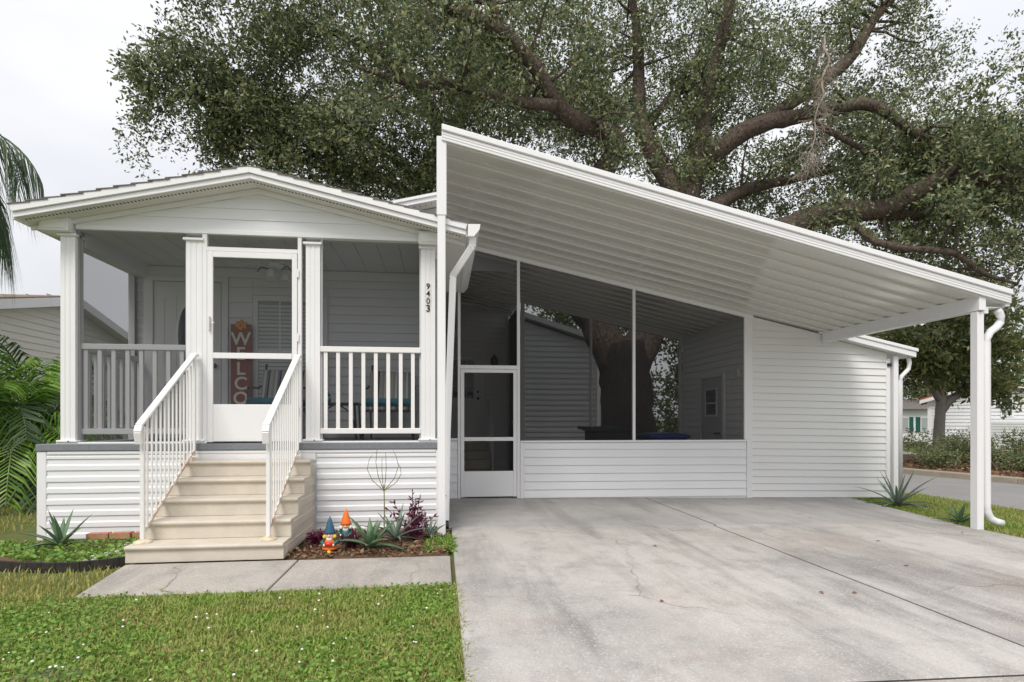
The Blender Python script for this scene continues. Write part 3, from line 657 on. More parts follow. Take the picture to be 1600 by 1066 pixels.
# low gutter with curved downspout
b = MB(); b.prism([(6.745, 2.74), (6.745, 2.615), (6.80, 2.615), (6.81, 2.74), (6.80, 2.74), (6.79, 2.625), (6.755, 2.625), (6.755, 2.74)], 6.165, 8.8, 'y'); cg = b.build('gutter', 'alu', cp)
b = MB(); b.prism([(6.756, 2.74), (6.756, 2.626), (6.79, 2.626), (6.80, 2.74)], 6.164, 6.172, 'y'); b.build('gutter_end', 'alu', cg)
pth = [(6.705, 6.24, 2.585), (6.730, 6.24, 2.56), (6.755, 6.24, 2.50), (6.745, 6.24, 2.43), (6.695, 6.24, 2.37), (6.620, 6.24, 2.32), (6.577, 6.24, 2.26), (6.560, 6.24, 2.18), (6.560, 6.24, 0.22), (6.570, 6.24, 0.13), (6.605, 6.23, 0.05), (6.665, 6.22, 0.01), (6.745, 6.21, -0.01)]
b = MB(); b.tube(pth, 0.045, 10); b.build('downspout', 'alu', cp, True)
part(cp, 'gutter_strap', 'alu', (6.49, 6.78, 6.215, 6.265, 2.600, 2.612))
# screen wall
WY = 9.07
def wall_top(x): return cz(x, WY)
b = MB(); b.prism([(0.10, wall_top(0.10) - 0.07), (5.16, wall_top(5.16) - 0.07), (5.16, wall_top(5.16) - 0.004), (0.10, wall_top(0.10) - 0.004)], WY - 0.03, WY + 0.03, 'y'); b.build('top_rail', 'alu', cp, bevel=0.003)
def mullion(x0, x1, y, z0, m='alu', ztop=None):
    return part(cp, 'mullion', m, (x0, x1, y - 0.03, y + 0.028, z0, (ztop if ztop else cz(x0, y) - 0.07)), bevel=0.004)
mullion(1.185, 1.232, WY, 0.0); mullion(3.08, 3.125, WY, 0.916); mullion(0.250, 0.292, WY, 0.0); mullion(5.00, 5.045, WY, 0.916)
kw = part(cp, 'knee_wall', 'vinyl', (1.235, 5.04, WY - 0.01, WY + 0.04, -0.06, 0.88))
siding(kw, 1.30, 5.035, WY - 0.011, 0.0, 0.88, 0.129, 'vinyl', LAP, tilt=0.006)
part(cp, 'corner_trim', 'trim', (1.236, 1.297, WY - 0.034, WY - 0.011, -0.02, 0.88), bevel=0.003)
part(cp, 'sill', 'alu', (1.234, 5.045, WY - 0.045, WY + 0.04, 0.884, 0.914), bevel=0.004)
sw = part(cp, 'side_strip', 'vinyl', (0.0, 0.248, WY - 0.005, WY + 0.04, -0.02, 0.93))
siding(sw, 0.03, 0.245, WY - 0.006, 0.0, 0.92, 0.129, 'vinyl', LAP)
part(cp, 'sill', 'alu', (0.03, 0.247, WY - 0.04, WY + 0.04, 0.932, 0.955))
def pane_poly(pts, name='screen', m='screen_car', parent=cp):
    b = MB(); b.v = list(pts); b.f = [tuple(range(len(pts)))]; return b.build(name, m, parent)
def scr(x0, x1, y, z0, parent=cp): return pane_poly([(x0, y, z0), (x1, y, z0), (x1, y, cz(x1, y) - 0.07), (x0, y, cz(x0, y) - 0.07)], parent=parent)
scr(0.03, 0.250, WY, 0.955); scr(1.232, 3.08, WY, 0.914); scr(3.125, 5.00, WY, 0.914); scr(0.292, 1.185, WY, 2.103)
part(cp, 'door_header', 'alu', (0.292, 1.185, WY - 0.03, WY + 0.028, 2.045, 2.103), bevel=0.003)
cd = part(cp, 'screen_door', 'alu', (0.296, 0.350, WY - 0.038, WY - 0.008, 0.03, 2.040), (1.125, 1.180, WY - 0.038, WY - 0.008, 0.03, 2.040), (0.350, 1.125, WY - 0.038, WY - 0.008, 1.985, 2.040), bevel=0.004)
part(cd, 'crossbar', 'alu', (0.350, 1.125, WY - 0.042, WY - 0.010, 0.912, 0.972), bevel=0.004)
part(cd, 'kick_panel', 'alu', (0.350, 1.125, WY - 0.034, WY - 0.014, 0.035, 0.437), bevel=0.004)
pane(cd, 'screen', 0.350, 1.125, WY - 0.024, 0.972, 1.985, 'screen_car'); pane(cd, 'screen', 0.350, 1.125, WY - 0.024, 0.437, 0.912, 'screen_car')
b = MB(); b.tube([(1.108, WY - 0.04, 1.22), (1.108, WY - 0.075, 1.22)], 0.014, 8); b.build('latch', 'knob', cd)
# back screens
KY = 11.66
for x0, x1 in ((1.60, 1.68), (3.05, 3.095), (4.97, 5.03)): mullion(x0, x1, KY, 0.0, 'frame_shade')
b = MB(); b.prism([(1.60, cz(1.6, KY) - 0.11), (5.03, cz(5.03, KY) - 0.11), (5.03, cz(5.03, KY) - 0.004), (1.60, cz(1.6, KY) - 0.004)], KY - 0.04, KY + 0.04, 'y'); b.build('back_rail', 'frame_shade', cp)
part(cp, 'back_wall', 'vinyl_warm', (1.60, 5.03, KY - 0.03, KY + 0.03, -0.06, 0.40))
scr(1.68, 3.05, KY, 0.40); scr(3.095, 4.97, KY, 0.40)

# ---------------------------------------------------------------- storage shed
sh = thing('storage_shed', (6.3, 10.4, -0.05), 'white sided storage room at the end of the carport with sloping eave', 'shed')
b = MB(); b.prism([(5.05, -0.08), (7.62, -0.11), (7.62, 2.395), (6.45, 2.645), (6.39, 2.70), (5.05, 2.99)], WY + 0.005, WY + 0.05, 'y'); fw = b.build('front_wall', 'vinyl_warm', sh)
CO = 0.1164; n = 0; z = -0.055
while z < 2.95:
    xr = 7.59
    if z + CO > 2.43: xr = min(xr, 7.59 - (z + CO - 2.43) / 0.2138)
    if xr < 5.3: break
    b = MB(); b.prism(LAP(min(CO, 0.1164)), 0, xr - 5.15, 'x')
    link('siding_board', b.mesh('siding_board', 'vinyl_warm'), fw, loc=(5.15, WY + 0.004, z), rot=(0, 0.0165, 0)); z += CO
part(sh, 'corner_trim', 'trim', (5.046, 5.148, WY - 0.022, WY + 0.06, -0.07, 2.97), bevel=0.004)
part(sh, 'corner_trim', 'trim', (7.585, 7.665, WY - 0.022, WY + 0.06, -0.12, 2.29), bevel=0.004)
b = MB(); b.prism([(WY + 0.06, -0.06), (KY, -0.06), (KY, 3.02), (WY + 0.06, 3.02)], 5.06, 5.11, 'x'); iw = b.build('side_wall', 'vinyl_warm', sh)
siding(iw, 5.059, 5.059 + 0.76, WY + 0.80, 0.0, 3.0, 0.122, 'vinyl_warm', LAP, rot=R(-90))
siding(iw, 5.059, 5.059 + 0.86, KY - 0.02, 0.0, 3.0, 0.122, 'vinyl_warm', LAP, rot=R(-90))
siding(iw, 5.059, 5.059 + 0.98, 10.80, 2.08, 3.0, 0.122, 'vinyl_warm', LAP, rot=R(-90))
sdoor = part(sh, 'door', 'door_grey', (5.03, 5.055, 9.88, 10.72, 0.0, 2.03))
part(sdoor, 'door_casing', 'vinyl_warm', (5.02, 5.058, 9.80, 9.875, 0.0, 2.09), (5.02, 5.058, 10.725, 10.80, 0.0, 2.09), (5.02, 5.058, 9.875, 10.725, 2.035, 2.09))
part(sdoor, 'pane', 'glass_dark', (5.022, 5.029, 10.10, 10.50, 1.34, 1.54)); part(sdoor, 'pane', 'glass_dark', (5.022, 5.029, 10.10, 10.50, 1.57, 1.80))
part(sdoor, 'window_frame', 'door_white', (5.019, 5.0295, 10.06, 10.095, 1.30, 1.84), (5.019, 5.0295, 10.505, 10.54, 1.30, 1.84), (5.019, 5.0295, 10.095, 10.505, 1.305, 1.335), (5.019, 5.0295, 10.095, 10.505, 1.545, 1.565), (5.019, 5.0295, 10.095, 10.505, 1.805, 1.835))
b = MB(); b.tube([(5.03, 9.95, 1.0), (4.98, 9.95, 1.0), (4.97, 10.06, 1.0)], 0.014, 8); b.build('handle', 'black_metal', sdoor)
b = MB(); b.tube([(5.045, 9.32, 2.05), (4.985, 9.32, 2.05)], [0.09, 0.075], 14); b.build('wall_light', 'lamp_glass', sh)
part(sh, 'outer_wall', 'vinyl_warm', (7.60, 7.65, WY + 0.065, 11.7, -0.12, 2.28)); part(sh, 'rear_wall', 'vinyl_warm', (5.06, 7.60, 11.66, 11.71, -0.06, 2.28))
b = MB(); b.prism([(6.44, 2.655), (8.03, 2.315), (8.03, 2.36), (6.44, 2.70)], WY - 0.14, 11.8, 'y'); sroof = b.build('roof', 'alu', sh)
b = MB(); b.prism([(6.44, 2.650), (8.03, 2.310), (8.03, 2.40), (6.44, 2.74)], WY - 0.165, WY - 0.142, 'y'); b.prism([(6.44, 2.742), (8.055, 2.402), (8.055, 2.457), (6.44, 2.797)], WY - 0.185, WY - 0.142, 'y'); b.build('fascia', 'alu', sroof, bevel=0.004)
part(sh, 'post', 'alu', (7.70, 7.79, WY - 0.06, WY + 0.03, -0.13, 2.34), bevel=0.008)
b = MB(); b.tube([(7.98, WY - 0.05, 2.31), (8.0, WY - 0.05, 2.22), (7.98, WY - 0.05, 2.12), (7.91, WY - 0.05, 2.05), (7.845, WY - 0.05, 1.99), (7.83, WY - 0.05, 1.90), (7.83, WY - 0.05, -0.1)], 0.035, 10); b.build('downspout', 'alu', sh, True)
part(sh, 'bracket', 'black_metal', (7.60, 7.672, WY - 0.045, WY - 0.023, 2.16, 2.215))

# ---------------------------------------------------------------- front steps and their rails
st = thing('concrete_steps', (-2.0, 5.8, 0.02), 'cream precast concrete steps with five treads leading to the screened porch door', 'steps')
SX0, SX1 = -2.68, -1.38
for i in range(5):
    y0 = 5.25 + 0.262 * i; zt = 0.168 + 0.163 * i; zb = 0.02 if i == 0 else zt - 0.163
    b = MB(); ye = PY - 0.035 - 0.004 * i
    # tread with a rounded nosing over a set-back riser
    b.prism([(y0 + 0.022, zb + 0.001), (y0 + 0.026, zt - 0.040), (y0 + 0.004, zt - 0.034), (y0 - 0.004, zt - 0.016), (y0 + 0.008, zt), (ye if i == 4 else y0 + 0.31, zt), (ye if i == 4 else y0 + 0.31, zb + 0.001)], SX0, SX1, 'x')
    b.build('step', 'precast', st, bevel=0.004)
for xa, xb in ((SX0 + 0.006, SX0 + 0.05), (SX1 - 0.05, SX1 - 0.006)):
    p = [(5.30, 0.02)]
    for i in range(5): p += [(5.30 + 0.262 * i, 0.138 + 0.163 * i), (5.30 + 0.262 * (i + 1) if i < 4 else PY - 0.045, 0.138 + 0.163 * i)]
    p += [(PY - 0.045, 0.02)]
    b = MB(); b.prism(p, xa, xb, 'x'); cheek = b.build('side_cheek', 'precast', st, bevel=0.004)
    if xa > -2:
        for i in range(4): part(cheek, 'side_rib', 'precast', (xb - 0.001, xb + 0.012, 5.36 + 0.262 * i, PY - 0.05, 0.05 + 0.163 * i, 0.135 + 0.163 * i), bevel=0.006)
def stair_rail(x, label):
    r = thing('stair_railing', (x, 5.4, 0.168), label, 'railing', 'white stair railings')
    yb, yt = 5.40, 6.46; zb, zt = 1.20, 1.915
    zr = lambda y: zb + (zt - zb) * (y - yb) / (yt - yb)
    zl = lambda y: 0.265 + 0.163 / 0.262 * (y - yb)
    b = MB(); pts = [(yb - 0.06, zr(yb) - 0.165), (yb - 0.085, zr(yb) - 0.06), (yb - 0.06, zr(yb) + 0.0), (yt, zt + 0.025), (yt + 0.045, zt + 0.015)]
    for p, q in zip(pts, pts[1:]): b.bar((x, p[0], p[1]), (x, q[0], q[1]), 0.062, 0.026, up=(0, -0.5, 0.85))
    b.build('handrail', 'rail_white', r, bevel=0.004)
    b = MB(); b.box(x - 0.016, x + 0.016, yb - 0.016, yb + 0.016, 0.19, zr(yb) - 0.01); b.build('post', 'rail_white', r)
    b = MB(); b.box(x - 0.012, x + 0.012, yt - 0.012, yt + 0.012, zl(yt) - 0.06, zt); b.build('post', 'rail_white', r)
    b = MB(); b.bar((x, yb + 0.02, zl(yb)), (x, yt, zl(yt)), 0.022, 0.022); b.build('bottom_rail', 'rusty', r)
    nb = 12
    me = None
    for i in range(1, nb + 1):
        y = yb + (yt - yb) * i / (nb + 1.0)
        if me is None: me = MB().box(-0.007, 0.007, -0.007, 0.007, 0, zr(y) - zl(y) - 0.005).mesh('baluster', 'rail_white')
        link('baluster', me, r, loc=(x, y, zl(y)))
    b = MB(); b.lathe([(0.075, 0.0), (0.072, 0.014), (0.04, 0.028), (0.022, 0.034)], 12, (x, yb, 0.169)); b.build('foot_flange', 'flange', r)
    b = MB(); b.lathe([(0.05, 0.0), (0.03, 0.03)], 10, (x, yt - 0.02, 0.821)); b.build('foot_flange', 'flange', r)
stair_rail(-2.60, 'white steel stair railing on the end of the steps beside the spiky aloe bed')
stair_rail(-1.545, 'white steel stair railing on the end of the steps beside the garden gnomes')

# steps and rail inside the carport
ist = thing('inner_steps', (0.7, 12.7, 0.0), 'shaded concrete steps behind the carport screen door leading up to the side door', 'steps')
for i in range(4):
    part(ist, 'step', 'precast', (0.05, 1.04, 12.10 + 0.28 * i, 13.44, 0.0 if i == 0 else 0.185 * i + 0.001, 0.185 * (i + 1)), bevel=0.008)
ir = thing('inner_railing', (1.09, 12.1, 0.0), 'slim white handrail beside the shaded steps behind the carport screen door', 'railing')
b = MB(); b.tube([(1.08, 13.3, 1.62), (1.08, 13.2, 1.70), (1.08, 12.15, 1.05), (1.08, 12.12, 0.95)], 0.022, 8); b.build('handrail', 'rail_white', ir)
b = MB(); b.tube([(1.08, 12.2, 0.02), (1.08, 12.2, 1.08)], 0.018, 8); b.build('post', 'rail_white', ir)
for i in range(8):
    yy = 12.3 + i * 0.12; b = MB(); b.tube([(1.08, yy, 0.25 + i * 0.075), (1.08, yy, 1.13 + i * 0.074)], 0.008, 5); b.build('baluster', 'rail_white', ir)
ln = thing('wall_lantern', (1.224, 13.48, 2.55), 'black wall lantern beside the shaded side door in the carport', 'lantern')
b = MB(); b.lathe([(0.02, 0.30), (0.075, 0.24), (0.09, 0.22), (0.075, 0.02), (0.045, 0.0)], 6, (1.224, 13.38, 2.44)); b.build('lamp_body', 'black_metal', ln)
part(ln, 'wall_plate', 'black_metal', (1.18, 1.27, 13.465, 13.484, 2.45, 2.68)); b = MB(); b.tube([(1.224, 13.47, 2.68), (1.224, 13.38, 2.76)], 0.012, 6); b.build('arm', 'black_metal', ln)

# ---------------------------------------------------------------- things on the porch
sg = thing('welcome_sign', (-2.62, 7.95, 1.0), 'tall red wooden WELCOME sign with orange flower leaning beside the front door', 'sign')
part(sg, 'board', 'sign_red', (-2.745, -2.487, 7.935, 7.965, 1.0, 2.50), bevel=0.006)
for i, ch in enumerate('WELCOME'):
    me = text_mesh(ch, 0.235, 0.002, 'sign_cream')
    link('letter', me, sg, loc=(-2.616, 7.931, 2.30 - i * 0.195), rot=(R(90), 0, 0))
fb = MB()
for i in range(14):
    a = i * 2.4; r0 = 0.03 + 0.035 * (i % 3) / 2
    fb.ball((-2.616 + r0 * math.cos(a), 7.925, 2.49 + r0 * math.sin(a) * 0.8), 0.024, 8, (1, 0.5, 1))
fb.build('flower', 'flower_orange', sg, True)
fn = thing('ceiling_fan', (-2.0, 7.3, 3.26), 'white ceiling fan with glass light shades under the porch ceiling', 'ceiling fan')
b = MB(); b.lathe([(0.07, 0), (0.05, -0.05), (0.02, -0.06), (0.02, -0.09), (0.10, -0.10), (0.11, -0.16), (0.06, -0.19)], 14, (-2.0, 7.3, 3.26)); b.build('motor', 'door_white', fn, True)
for i in range(5):
    a = i * 2 * math.pi / 5 + 0.5; b = MB(); ca, sa = math.cos(a), math.sin(a)
    b.bar((-2.0 + 0.1 * ca, 7.3 + 0.1 * sa, 3.135), (-2.0 + 0.52 * ca, 7.3 + 0.52 * sa, 3.135), 0.11, 0.008); b.build('blade', 'door_white', fn)
for a in (0.2, 2.3, 4.4):
    c = (-2.0 + 0.10 * math.cos(a), 7.3 + 0.10 * math.sin(a), 2.99); b = MB(); b.lathe([(0.02, 0.07), (0.045, 0.04), (0.06, -0.04), (0.052, -0.045)], 10, c); b.build('lamp_shade', 'lamp_glass', fn, True)
b = MB(); b.tube([(-2.05, 7.3, 3.07), (-2.16, 7.26, 3.09), (-2.2, 7.25, 3.03)], 0.008, 5).tube([(-1.95, 7.3, 3.07), (-1.86, 7.27, 3.11), (-1.8, 7.25, 3.04)], 0.008, 5); b.build('light_arm', 'black_metal', fn)

# striped cushion material: bands across the cushion
m = bpy.data.materials.new('stripe'); m.use_nodes = True; n_ = m.node_tree.nodes; l_ = m.node_tree.links
tc = n_.new('ShaderNodeTexCoord'); sp = n_.new('ShaderNodeSeparateXYZ'); mu = n_.new('ShaderNodeMath'); mu.operation = 'MULTIPLY'; mu.inputs[1].default_value = 7.2
fr = n_.new('ShaderNodeMath'); fr.operation = 'FRACT'; rp_ = n_.new('ShaderNodeValToRGB'); rp_.color_ramp.interpolation = 'CONSTANT'
e = rp_.color_ramp.elements; e[0].position = 0; e[0].color = (0.02, 0.025, 0.035, 1); e[1].position = 0.14; e[1].color = (0.45, 0.40, 0.34, 1)
for p_, c_ in ((0.40, (0.30, 0.31, 0.32)), (0.62, (0.56, 0.52, 0.46)), (0.80, (0.16, 0.20, 0.25))):
    q_ = e.new(p_); q_.color = (*c_, 1)
l_.new(tc.outputs['Object'], sp.inputs[0]); l_.new(sp.outputs[0], mu.inputs[0]); l_.new(mu.outputs[0], fr.inputs[0]); l_.new(fr.outputs[0], rp_.inputs[0])
l_.new(rp_.outputs[0], n_['Principled BSDF'].inputs['Base Color']); n_['Principled BSDF'].inputs['Roughness'].default_value = 0.9; MAT['stripe'] = m
def chair(x, label):
    c = thing('patio_chair', (x, 7.62, 0.993), label, 'chair', 'porch chairs'); z = 0.993; w = 0.31
    for sx in (-1, 1):
        b = MB(); b.tube([(x + sx * w, 7.30, z), (x + sx * w, 7.32, z + 0.60), (x + sx * (w + 0.01), 7.36, z + 0.645), (x + sx * w, 7.72, z + 0.66), (x + sx * (w - 0.02), 7.84, z + 0.70)], 0.014, 8); b.build('arm', 'black_metal', c, True)
        b = MB(); b.tube([(x + sx * (w - 0.04), 7.85, z), (x + sx * (w - 0.04), 7.74, z + 0.42), (x + sx * (w - 0.05), 7.90, z + 0.98)], 0.014, 8); b.build('leg', 'black_metal', c, True)
    b = MB(); b.tube([(x - w, 7.31, z + 0.36), (x + w, 7.31, z + 0.36), (x + w - 0.04, 7.76, z + 0.38), (x - w + 0.04, 7.76, z + 0.38), (x - w, 7.31, z + 0.36)], 0.013, 6); b.build('seat_frame', 'black_metal', c)
    b = MB(); b.box(x - w + 0.03, x + w - 0.03, 7.28, 7.78, z + 0.37, z + 0.425); b.build('seat_cushion', 'stripe', c, bevel=0.02)
    b = MB(); b.box(x - w - 0.01, x + w - 0.02, 7.24, 7.72, z + 0.43, z + 0.52); b.build('seat_pad', 'teal', c, bevel=0.03)
    b = MB(); b.v = [(x - w + 0.04, 7.66, z + 0.50), (x + w - 0.04, 7.66, z + 0.50), (x + w - 0.02, 7.82, z + 0.89), (x - w + 0.02, 7.82, z + 0.91), (x - w + 0.04, 7.76, z + 0.46), (x + w - 0.04, 7.76, z + 0.46), (x + w - 0.02, 7.91, z + 0.88), (x - w + 0.02, 7.91, z + 0.90)]
    b.f = [(0, 1, 2, 3), (4, 7, 6, 5), (0, 4, 5, 1), (1, 5, 6, 2), (2, 6, 7, 3), (3, 7, 4, 0)]; b.build('back_cushion', 'stripe', c, bevel=0.025)
chair(-0.66, 'black metal patio chair with striped back and teal pad beside the small table')
chair(-2.02, 'black metal patio chair with striped back seen through the porch screen door')
tb = thing('side_table', (-1.28, 7.5, 0.993), 'small black metal side table on the porch behind the white balusters', 'table')
part(tb, 'table_top', 'black_metal', (-1.55, -1.02, 7.30, 7.72, 1.425, 1.455), bevel=0.006)
for sx in (-1.53, -1.05):
    for sy in (7.32, 7.70): b = MB(); b.tube([(sx, sy, 0.993), (sx + (0.02 if sx < -1.3 else -0.02), sy, 1.425)], 0.014, 6); b.build('leg', 'black_metal', tb)
    s_ = 1 if sx < -1.3 else -1
    b = MB(); b.tube([(sx + s_ * 0.015, 7.32, 1.08), (sx + s_ * 0.03, 7.32, 1.22), (sx + s_ * 0.09, 7.32, 1.35), (sx + s_ * 0.19, 7.32, 1.42)], 0.009, 6); b.build('brace', 'black_metal', tb)
ct = thing('potted_cactus', (-1.42, 7.45, 1.455), 'tiny cactus in a round turquoise pot on the porch side table', 'plant pot')
b = MB(); b.lathe([(0.03, 0), (0.042, 0.025), (0.042, 0.065), (0.036, 0.075)], 12, (-1.42, 7.45, 1.456)); b.build('pot', 'pot_teal', ct, True)
b = MB(); b.ball((-1.425, 7.45, 1.565), 0.03, 8, (0.8, 0.8, 1.7)).ball((-1.40, 7.45, 1.55), 0.016, 8); b.build('cactus', 'cactus', ct, True)

# ---------------------------------------------------------------- bins
def wheelie(x, y, m, w, hh, label):
    t = thing('wheelie_bin', (x, y, dz(x)), label, 'bin', 'bins behind the screen wall'); z = dz(x)
    b = MB(); a, c = w * 0.40, w * 0.5
    b.v = [(x - a, y - 0.26, z + 0.04), (x + a, y - 0.26, z + 0.04), (x + a, y + 0.26, z + 0.04), (x - a, y + 0.26, z + 0.04), (x - c, y - 0.36, z + hh - 0.08), (x + c, y - 0.36, z + hh - 0.08), (x + c, y + 0.36, z + hh - 0.08), (x - c, y + 0.36, z + hh - 0.08)]
    b.f = [(0, 3, 2, 1), (4, 5, 6, 7), (0, 1, 5, 4), (1, 2, 6, 5), (2, 3, 7, 6), (3, 0, 4, 7)]; b.build('body', m, t, bevel=0.02)
    b = MB(); b.prism([(x - c - 0.14, z + hh + 0.02), (x - c - 0.02, z + hh - 0.075), (x + c + 0.03, z + hh - 0.075), (x + c + 0.03, z + hh - 0.02), (x + c * 0.6, z + hh + 0.015), (x - c * 0.5, z + hh + 0.015), (x - c - 0.05, z + hh)], y - 0.40, y + 0.40, 'y'); b.build('lid', m, t, bevel=0.012)
    b = MB(); b.tube([(x - c - 0.13, y - 0.30, z + hh - 0.02), (x - c - 0.13, y + 0.30, z + hh - 0.02)], 0.02, 8); b.build('handle', m, t)
    for sy in (-0.3, 0.3): b = MB(); b.tube([(x - a + 0.02, y + sy - 0.03, z + 0.12), (x - a + 0.02, y + sy + 0.03, z + 0.12)], 0.12, 14); b.build('wheel', 'bin_black', t)
wheelie(3.10, 10.55, 'bin_black', 0.72, 1.13, 'black wheelie bin with flat lid just behind the low screen wall')
wheelie(4.18, 10.55, 'bin_blue', 0.72, 1.02, 'blue wheelie bin just behind the low screen wall')

# ---------------------------------------------------------------- trees
def smooth_path(pts, sub=4):
    """Catmull-Rom through (x, y, z, r)"""
    P = [np.array(p, float) for p in pts]; P = [2 * P[0] - P[1]] + P + [2 * P[-1] - P[-2]]; out = []
    for i in range(1, len(P) - 2):
        for k in range(sub):
            t = k / sub
            out.append(0.5 * ((2 * P[i]) + (-P[i - 1] + P[i + 1]) * t + (2 * P[i - 1] - 5 * P[i] + 4 * P[i + 1] - P[i + 2]) * t * t + (-P[i - 1] + 3 * P[i] - 3 * P[i + 1] + P[i + 2]) * t ** 3))
    out.append(P[-2]); return out
def limb(b, pts, rng, n=10, wob=0.05):
    q = smooth_path(pts)
    rs = [max(0.008, p[3] * (1 + 0.03 * rng.normal())) for p in q]
    b.tube([(p[0] + rng.normal() * wob * p[3], p[1] + rng.normal() * wob * p[3], p[2] + rng.normal() * wob * p[3]) for p in q], rs, n)
    return q
def twigs(b, path, rng, count, length, up=0.3):
    tips = []
    for _ in range(count):
        p = path[rng.integers(len(path) // 3, len(path))]
        d = unit(rng.normal(size=3) * np.array([1, 1, 0.7]) + np.array([0, 0, up])); Ln = length * rng.uniform(0.5, 1.2)
        pts = [np.array(p[:3])]; r0 = min(0.045, max(0.014, p[3] * 0.4))
        for k in range(4):
            d = unit(d + rng.normal(size=3) * 0.28); pts.append(pts[-1] + d * Ln / 4)
        b.tube(pts, [r0 * (1 - 0.2 * k) for k in range(5)], 5, cap=False); tips += [pts[2], pts[3], pts[4]]
    return tips
LIMBS = {
    'trunk': [(4.74, 14.0, -0.25, 1.0), (4.72, 14.0, 0.3, 0.80), (4.66, 14.0, 1.2, 0.66), (4.55, 14.0, 2.3, 0.64), (4.50, 14.0, 3.1, 0.60)],
    'left': [(4.37, 14, 2.6, 0.46), (3.85, 14, 3.57, 0.40), (3.39, 14, 4.28, 0.34), (3.34, 13.8, 5.57, 0.3), (3.58, 13.5, 6.71, 0.27), (4.08, 13.2, 7.65, 0.24), (3.68, 13, 7.96, 0.21), (2.88, 12.8, 8.12, 0.19), (2.41, 12.5, 8.38, 0.17), (2.02, 12.2, 8.77, 0.15), (1.24, 11.8, 9.23, 0.13), (0.31, 11.4, 9.29, 0.11), (-0.6, 11, 9.33, 0.09), (-1.74, 10.8, 9.26, 0.05)],
    'left_b': [(2.49, 12.5, 8.18, 0.13), (1.5, 12.3, 8.1, 0.12), (0.39, 12, 8.15, 0.1), (-0.63, 11.6, 7.93, 0.07), (-1.58, 11.3, 7.99, 0.04)],
    'left_c': [(1.24, 11.8, 9.23, 0.1), (1.0, 11.6, 9.72, 0.09), (0.82, 11.4, 10.32, 0.06)],
    'right': [(4.71, 14, 2.6, 0.50), (5.37, 14.2, 3.8, 0.42), (5.93, 14.4, 5.18, 0.38), (6.39, 14.5, 6.99, 0.33), (6.71, 14.5, 8.27, 0.29), (6.88, 14.5, 9.04, 0.22), (6.89, 14.4, 9.75, 0.19), (7.07, 14.3, 10.46, 0.17), (7.25, 14, 11.52, 0.14), (7.32, 13.8, 12.85, 0.1)],
    'mid': [(6.32, 14.5, 6.73, 0.28), (5.77, 14.8, 8.1, 0.25), (5.31, 15, 9.2, 0.21), (5.27, 15, 10.49, 0.16), (5.25, 15, 11.52, 0.13), (5.04, 15, 12.88, 0.09)],
    'mid_b': [(5.31, 15, 9.28, 0.13), (4.33, 15.3, 10.13, 0.1), (3.48, 15.5, 10.48, 0.06)],
    'mid_c': [(5.49, 15, 9.12, 0.11), (6.33, 15.3, 10.21, 0.1), (7.07, 15.5, 10.61, 0.08), (8.08, 15.8, 11.16, 0.04)],
    'r1': [(6.67, 14.5, 7.93, 0.26), (7.62, 14, 8.59, 0.24), (8.21, 13.7, 8.77, 0.21), (8.94, 13.5, 8.87, 0.18), (9.77, 13.2, 8.97, 0.15), (10.52, 13, 8.98, 0.13), (11.18, 12.8, 8.44, 0.11), (11.79, 12.6, 7.92, 0.09), (12.33, 12.5, 7.54, 0.08), (13.41, 12.3, 7.64, 0.05), (14.53, 12.2, 7.96, 0.03)],
    'r2': [(8.09, 13.8, 8.78, 0.17), (9.42, 14, 9.76, 0.17), (10.79, 14.2, 10.86, 0.15), (11.66, 14.4, 12.1, 0.13), (12.44, 14.6, 12.99, 0.11), (13.5, 14.8, 14.23, 0.07)],
    'low': [(5.79, 14.4, 4.84, 0.34), (7.06, 13.8, 5.38, 0.32), (8.5, 13, 5.93, 0.31), (9.33, 12.7, 6.16, 0.29), (10.33, 12.4, 6.23, 0.23), (11.1, 12.2, 6.61, 0.2), (11.65, 12, 6.9, 0.19), (12.26, 11.8, 6.79, 0.17), (13.04, 11.5, 6.76, 0.14), (14.31, 11.2, 7.04, 0.1), (15.7, 11, 7.74, 0.05)],
    'low_b': [(10.12, 12.5, 6.15, 0.17), (11.46, 12.6, 6.21, 0.16), (12.62, 12.6, 6.33, 0.15), (13.28, 12.6, 6.64, 0.13), (14.4, 12.7, 6.95, 0.11), (16.36, 12.8, 7.21, 0.06)],
    'low_c': [(9.56, 12.7, 6.08, 0.1), (9.66, 12.3, 5.64, 0.09), (9.84, 12.1, 5.34, 0.08), (10.41, 11.9, 5.14, 0.08), (11.37, 11.6, 4.97, 0.07), (12.02, 11.5, 4.52, 0.05), (12.77, 11.4, 4.27, 0.03)],
    'sm': [(6.61, 14.3, 6.67, 0.2), (7.33, 14.6, 7, 0.19), (8.52, 15, 7.66, 0.16), (10.2, 15.4, 8.18, 0.11), (11.9, 15.8, 8.74, 0.05)],
    'sm2': [(9.29, 13.5, 8.76, 0.08), (10.18, 13.4, 8.27, 0.07), (11.03, 13.3, 7.83, 0.06), (11.74, 13.2, 7.65, 0.05), (12.08, 13.2, 7.17, 0.03)],
}
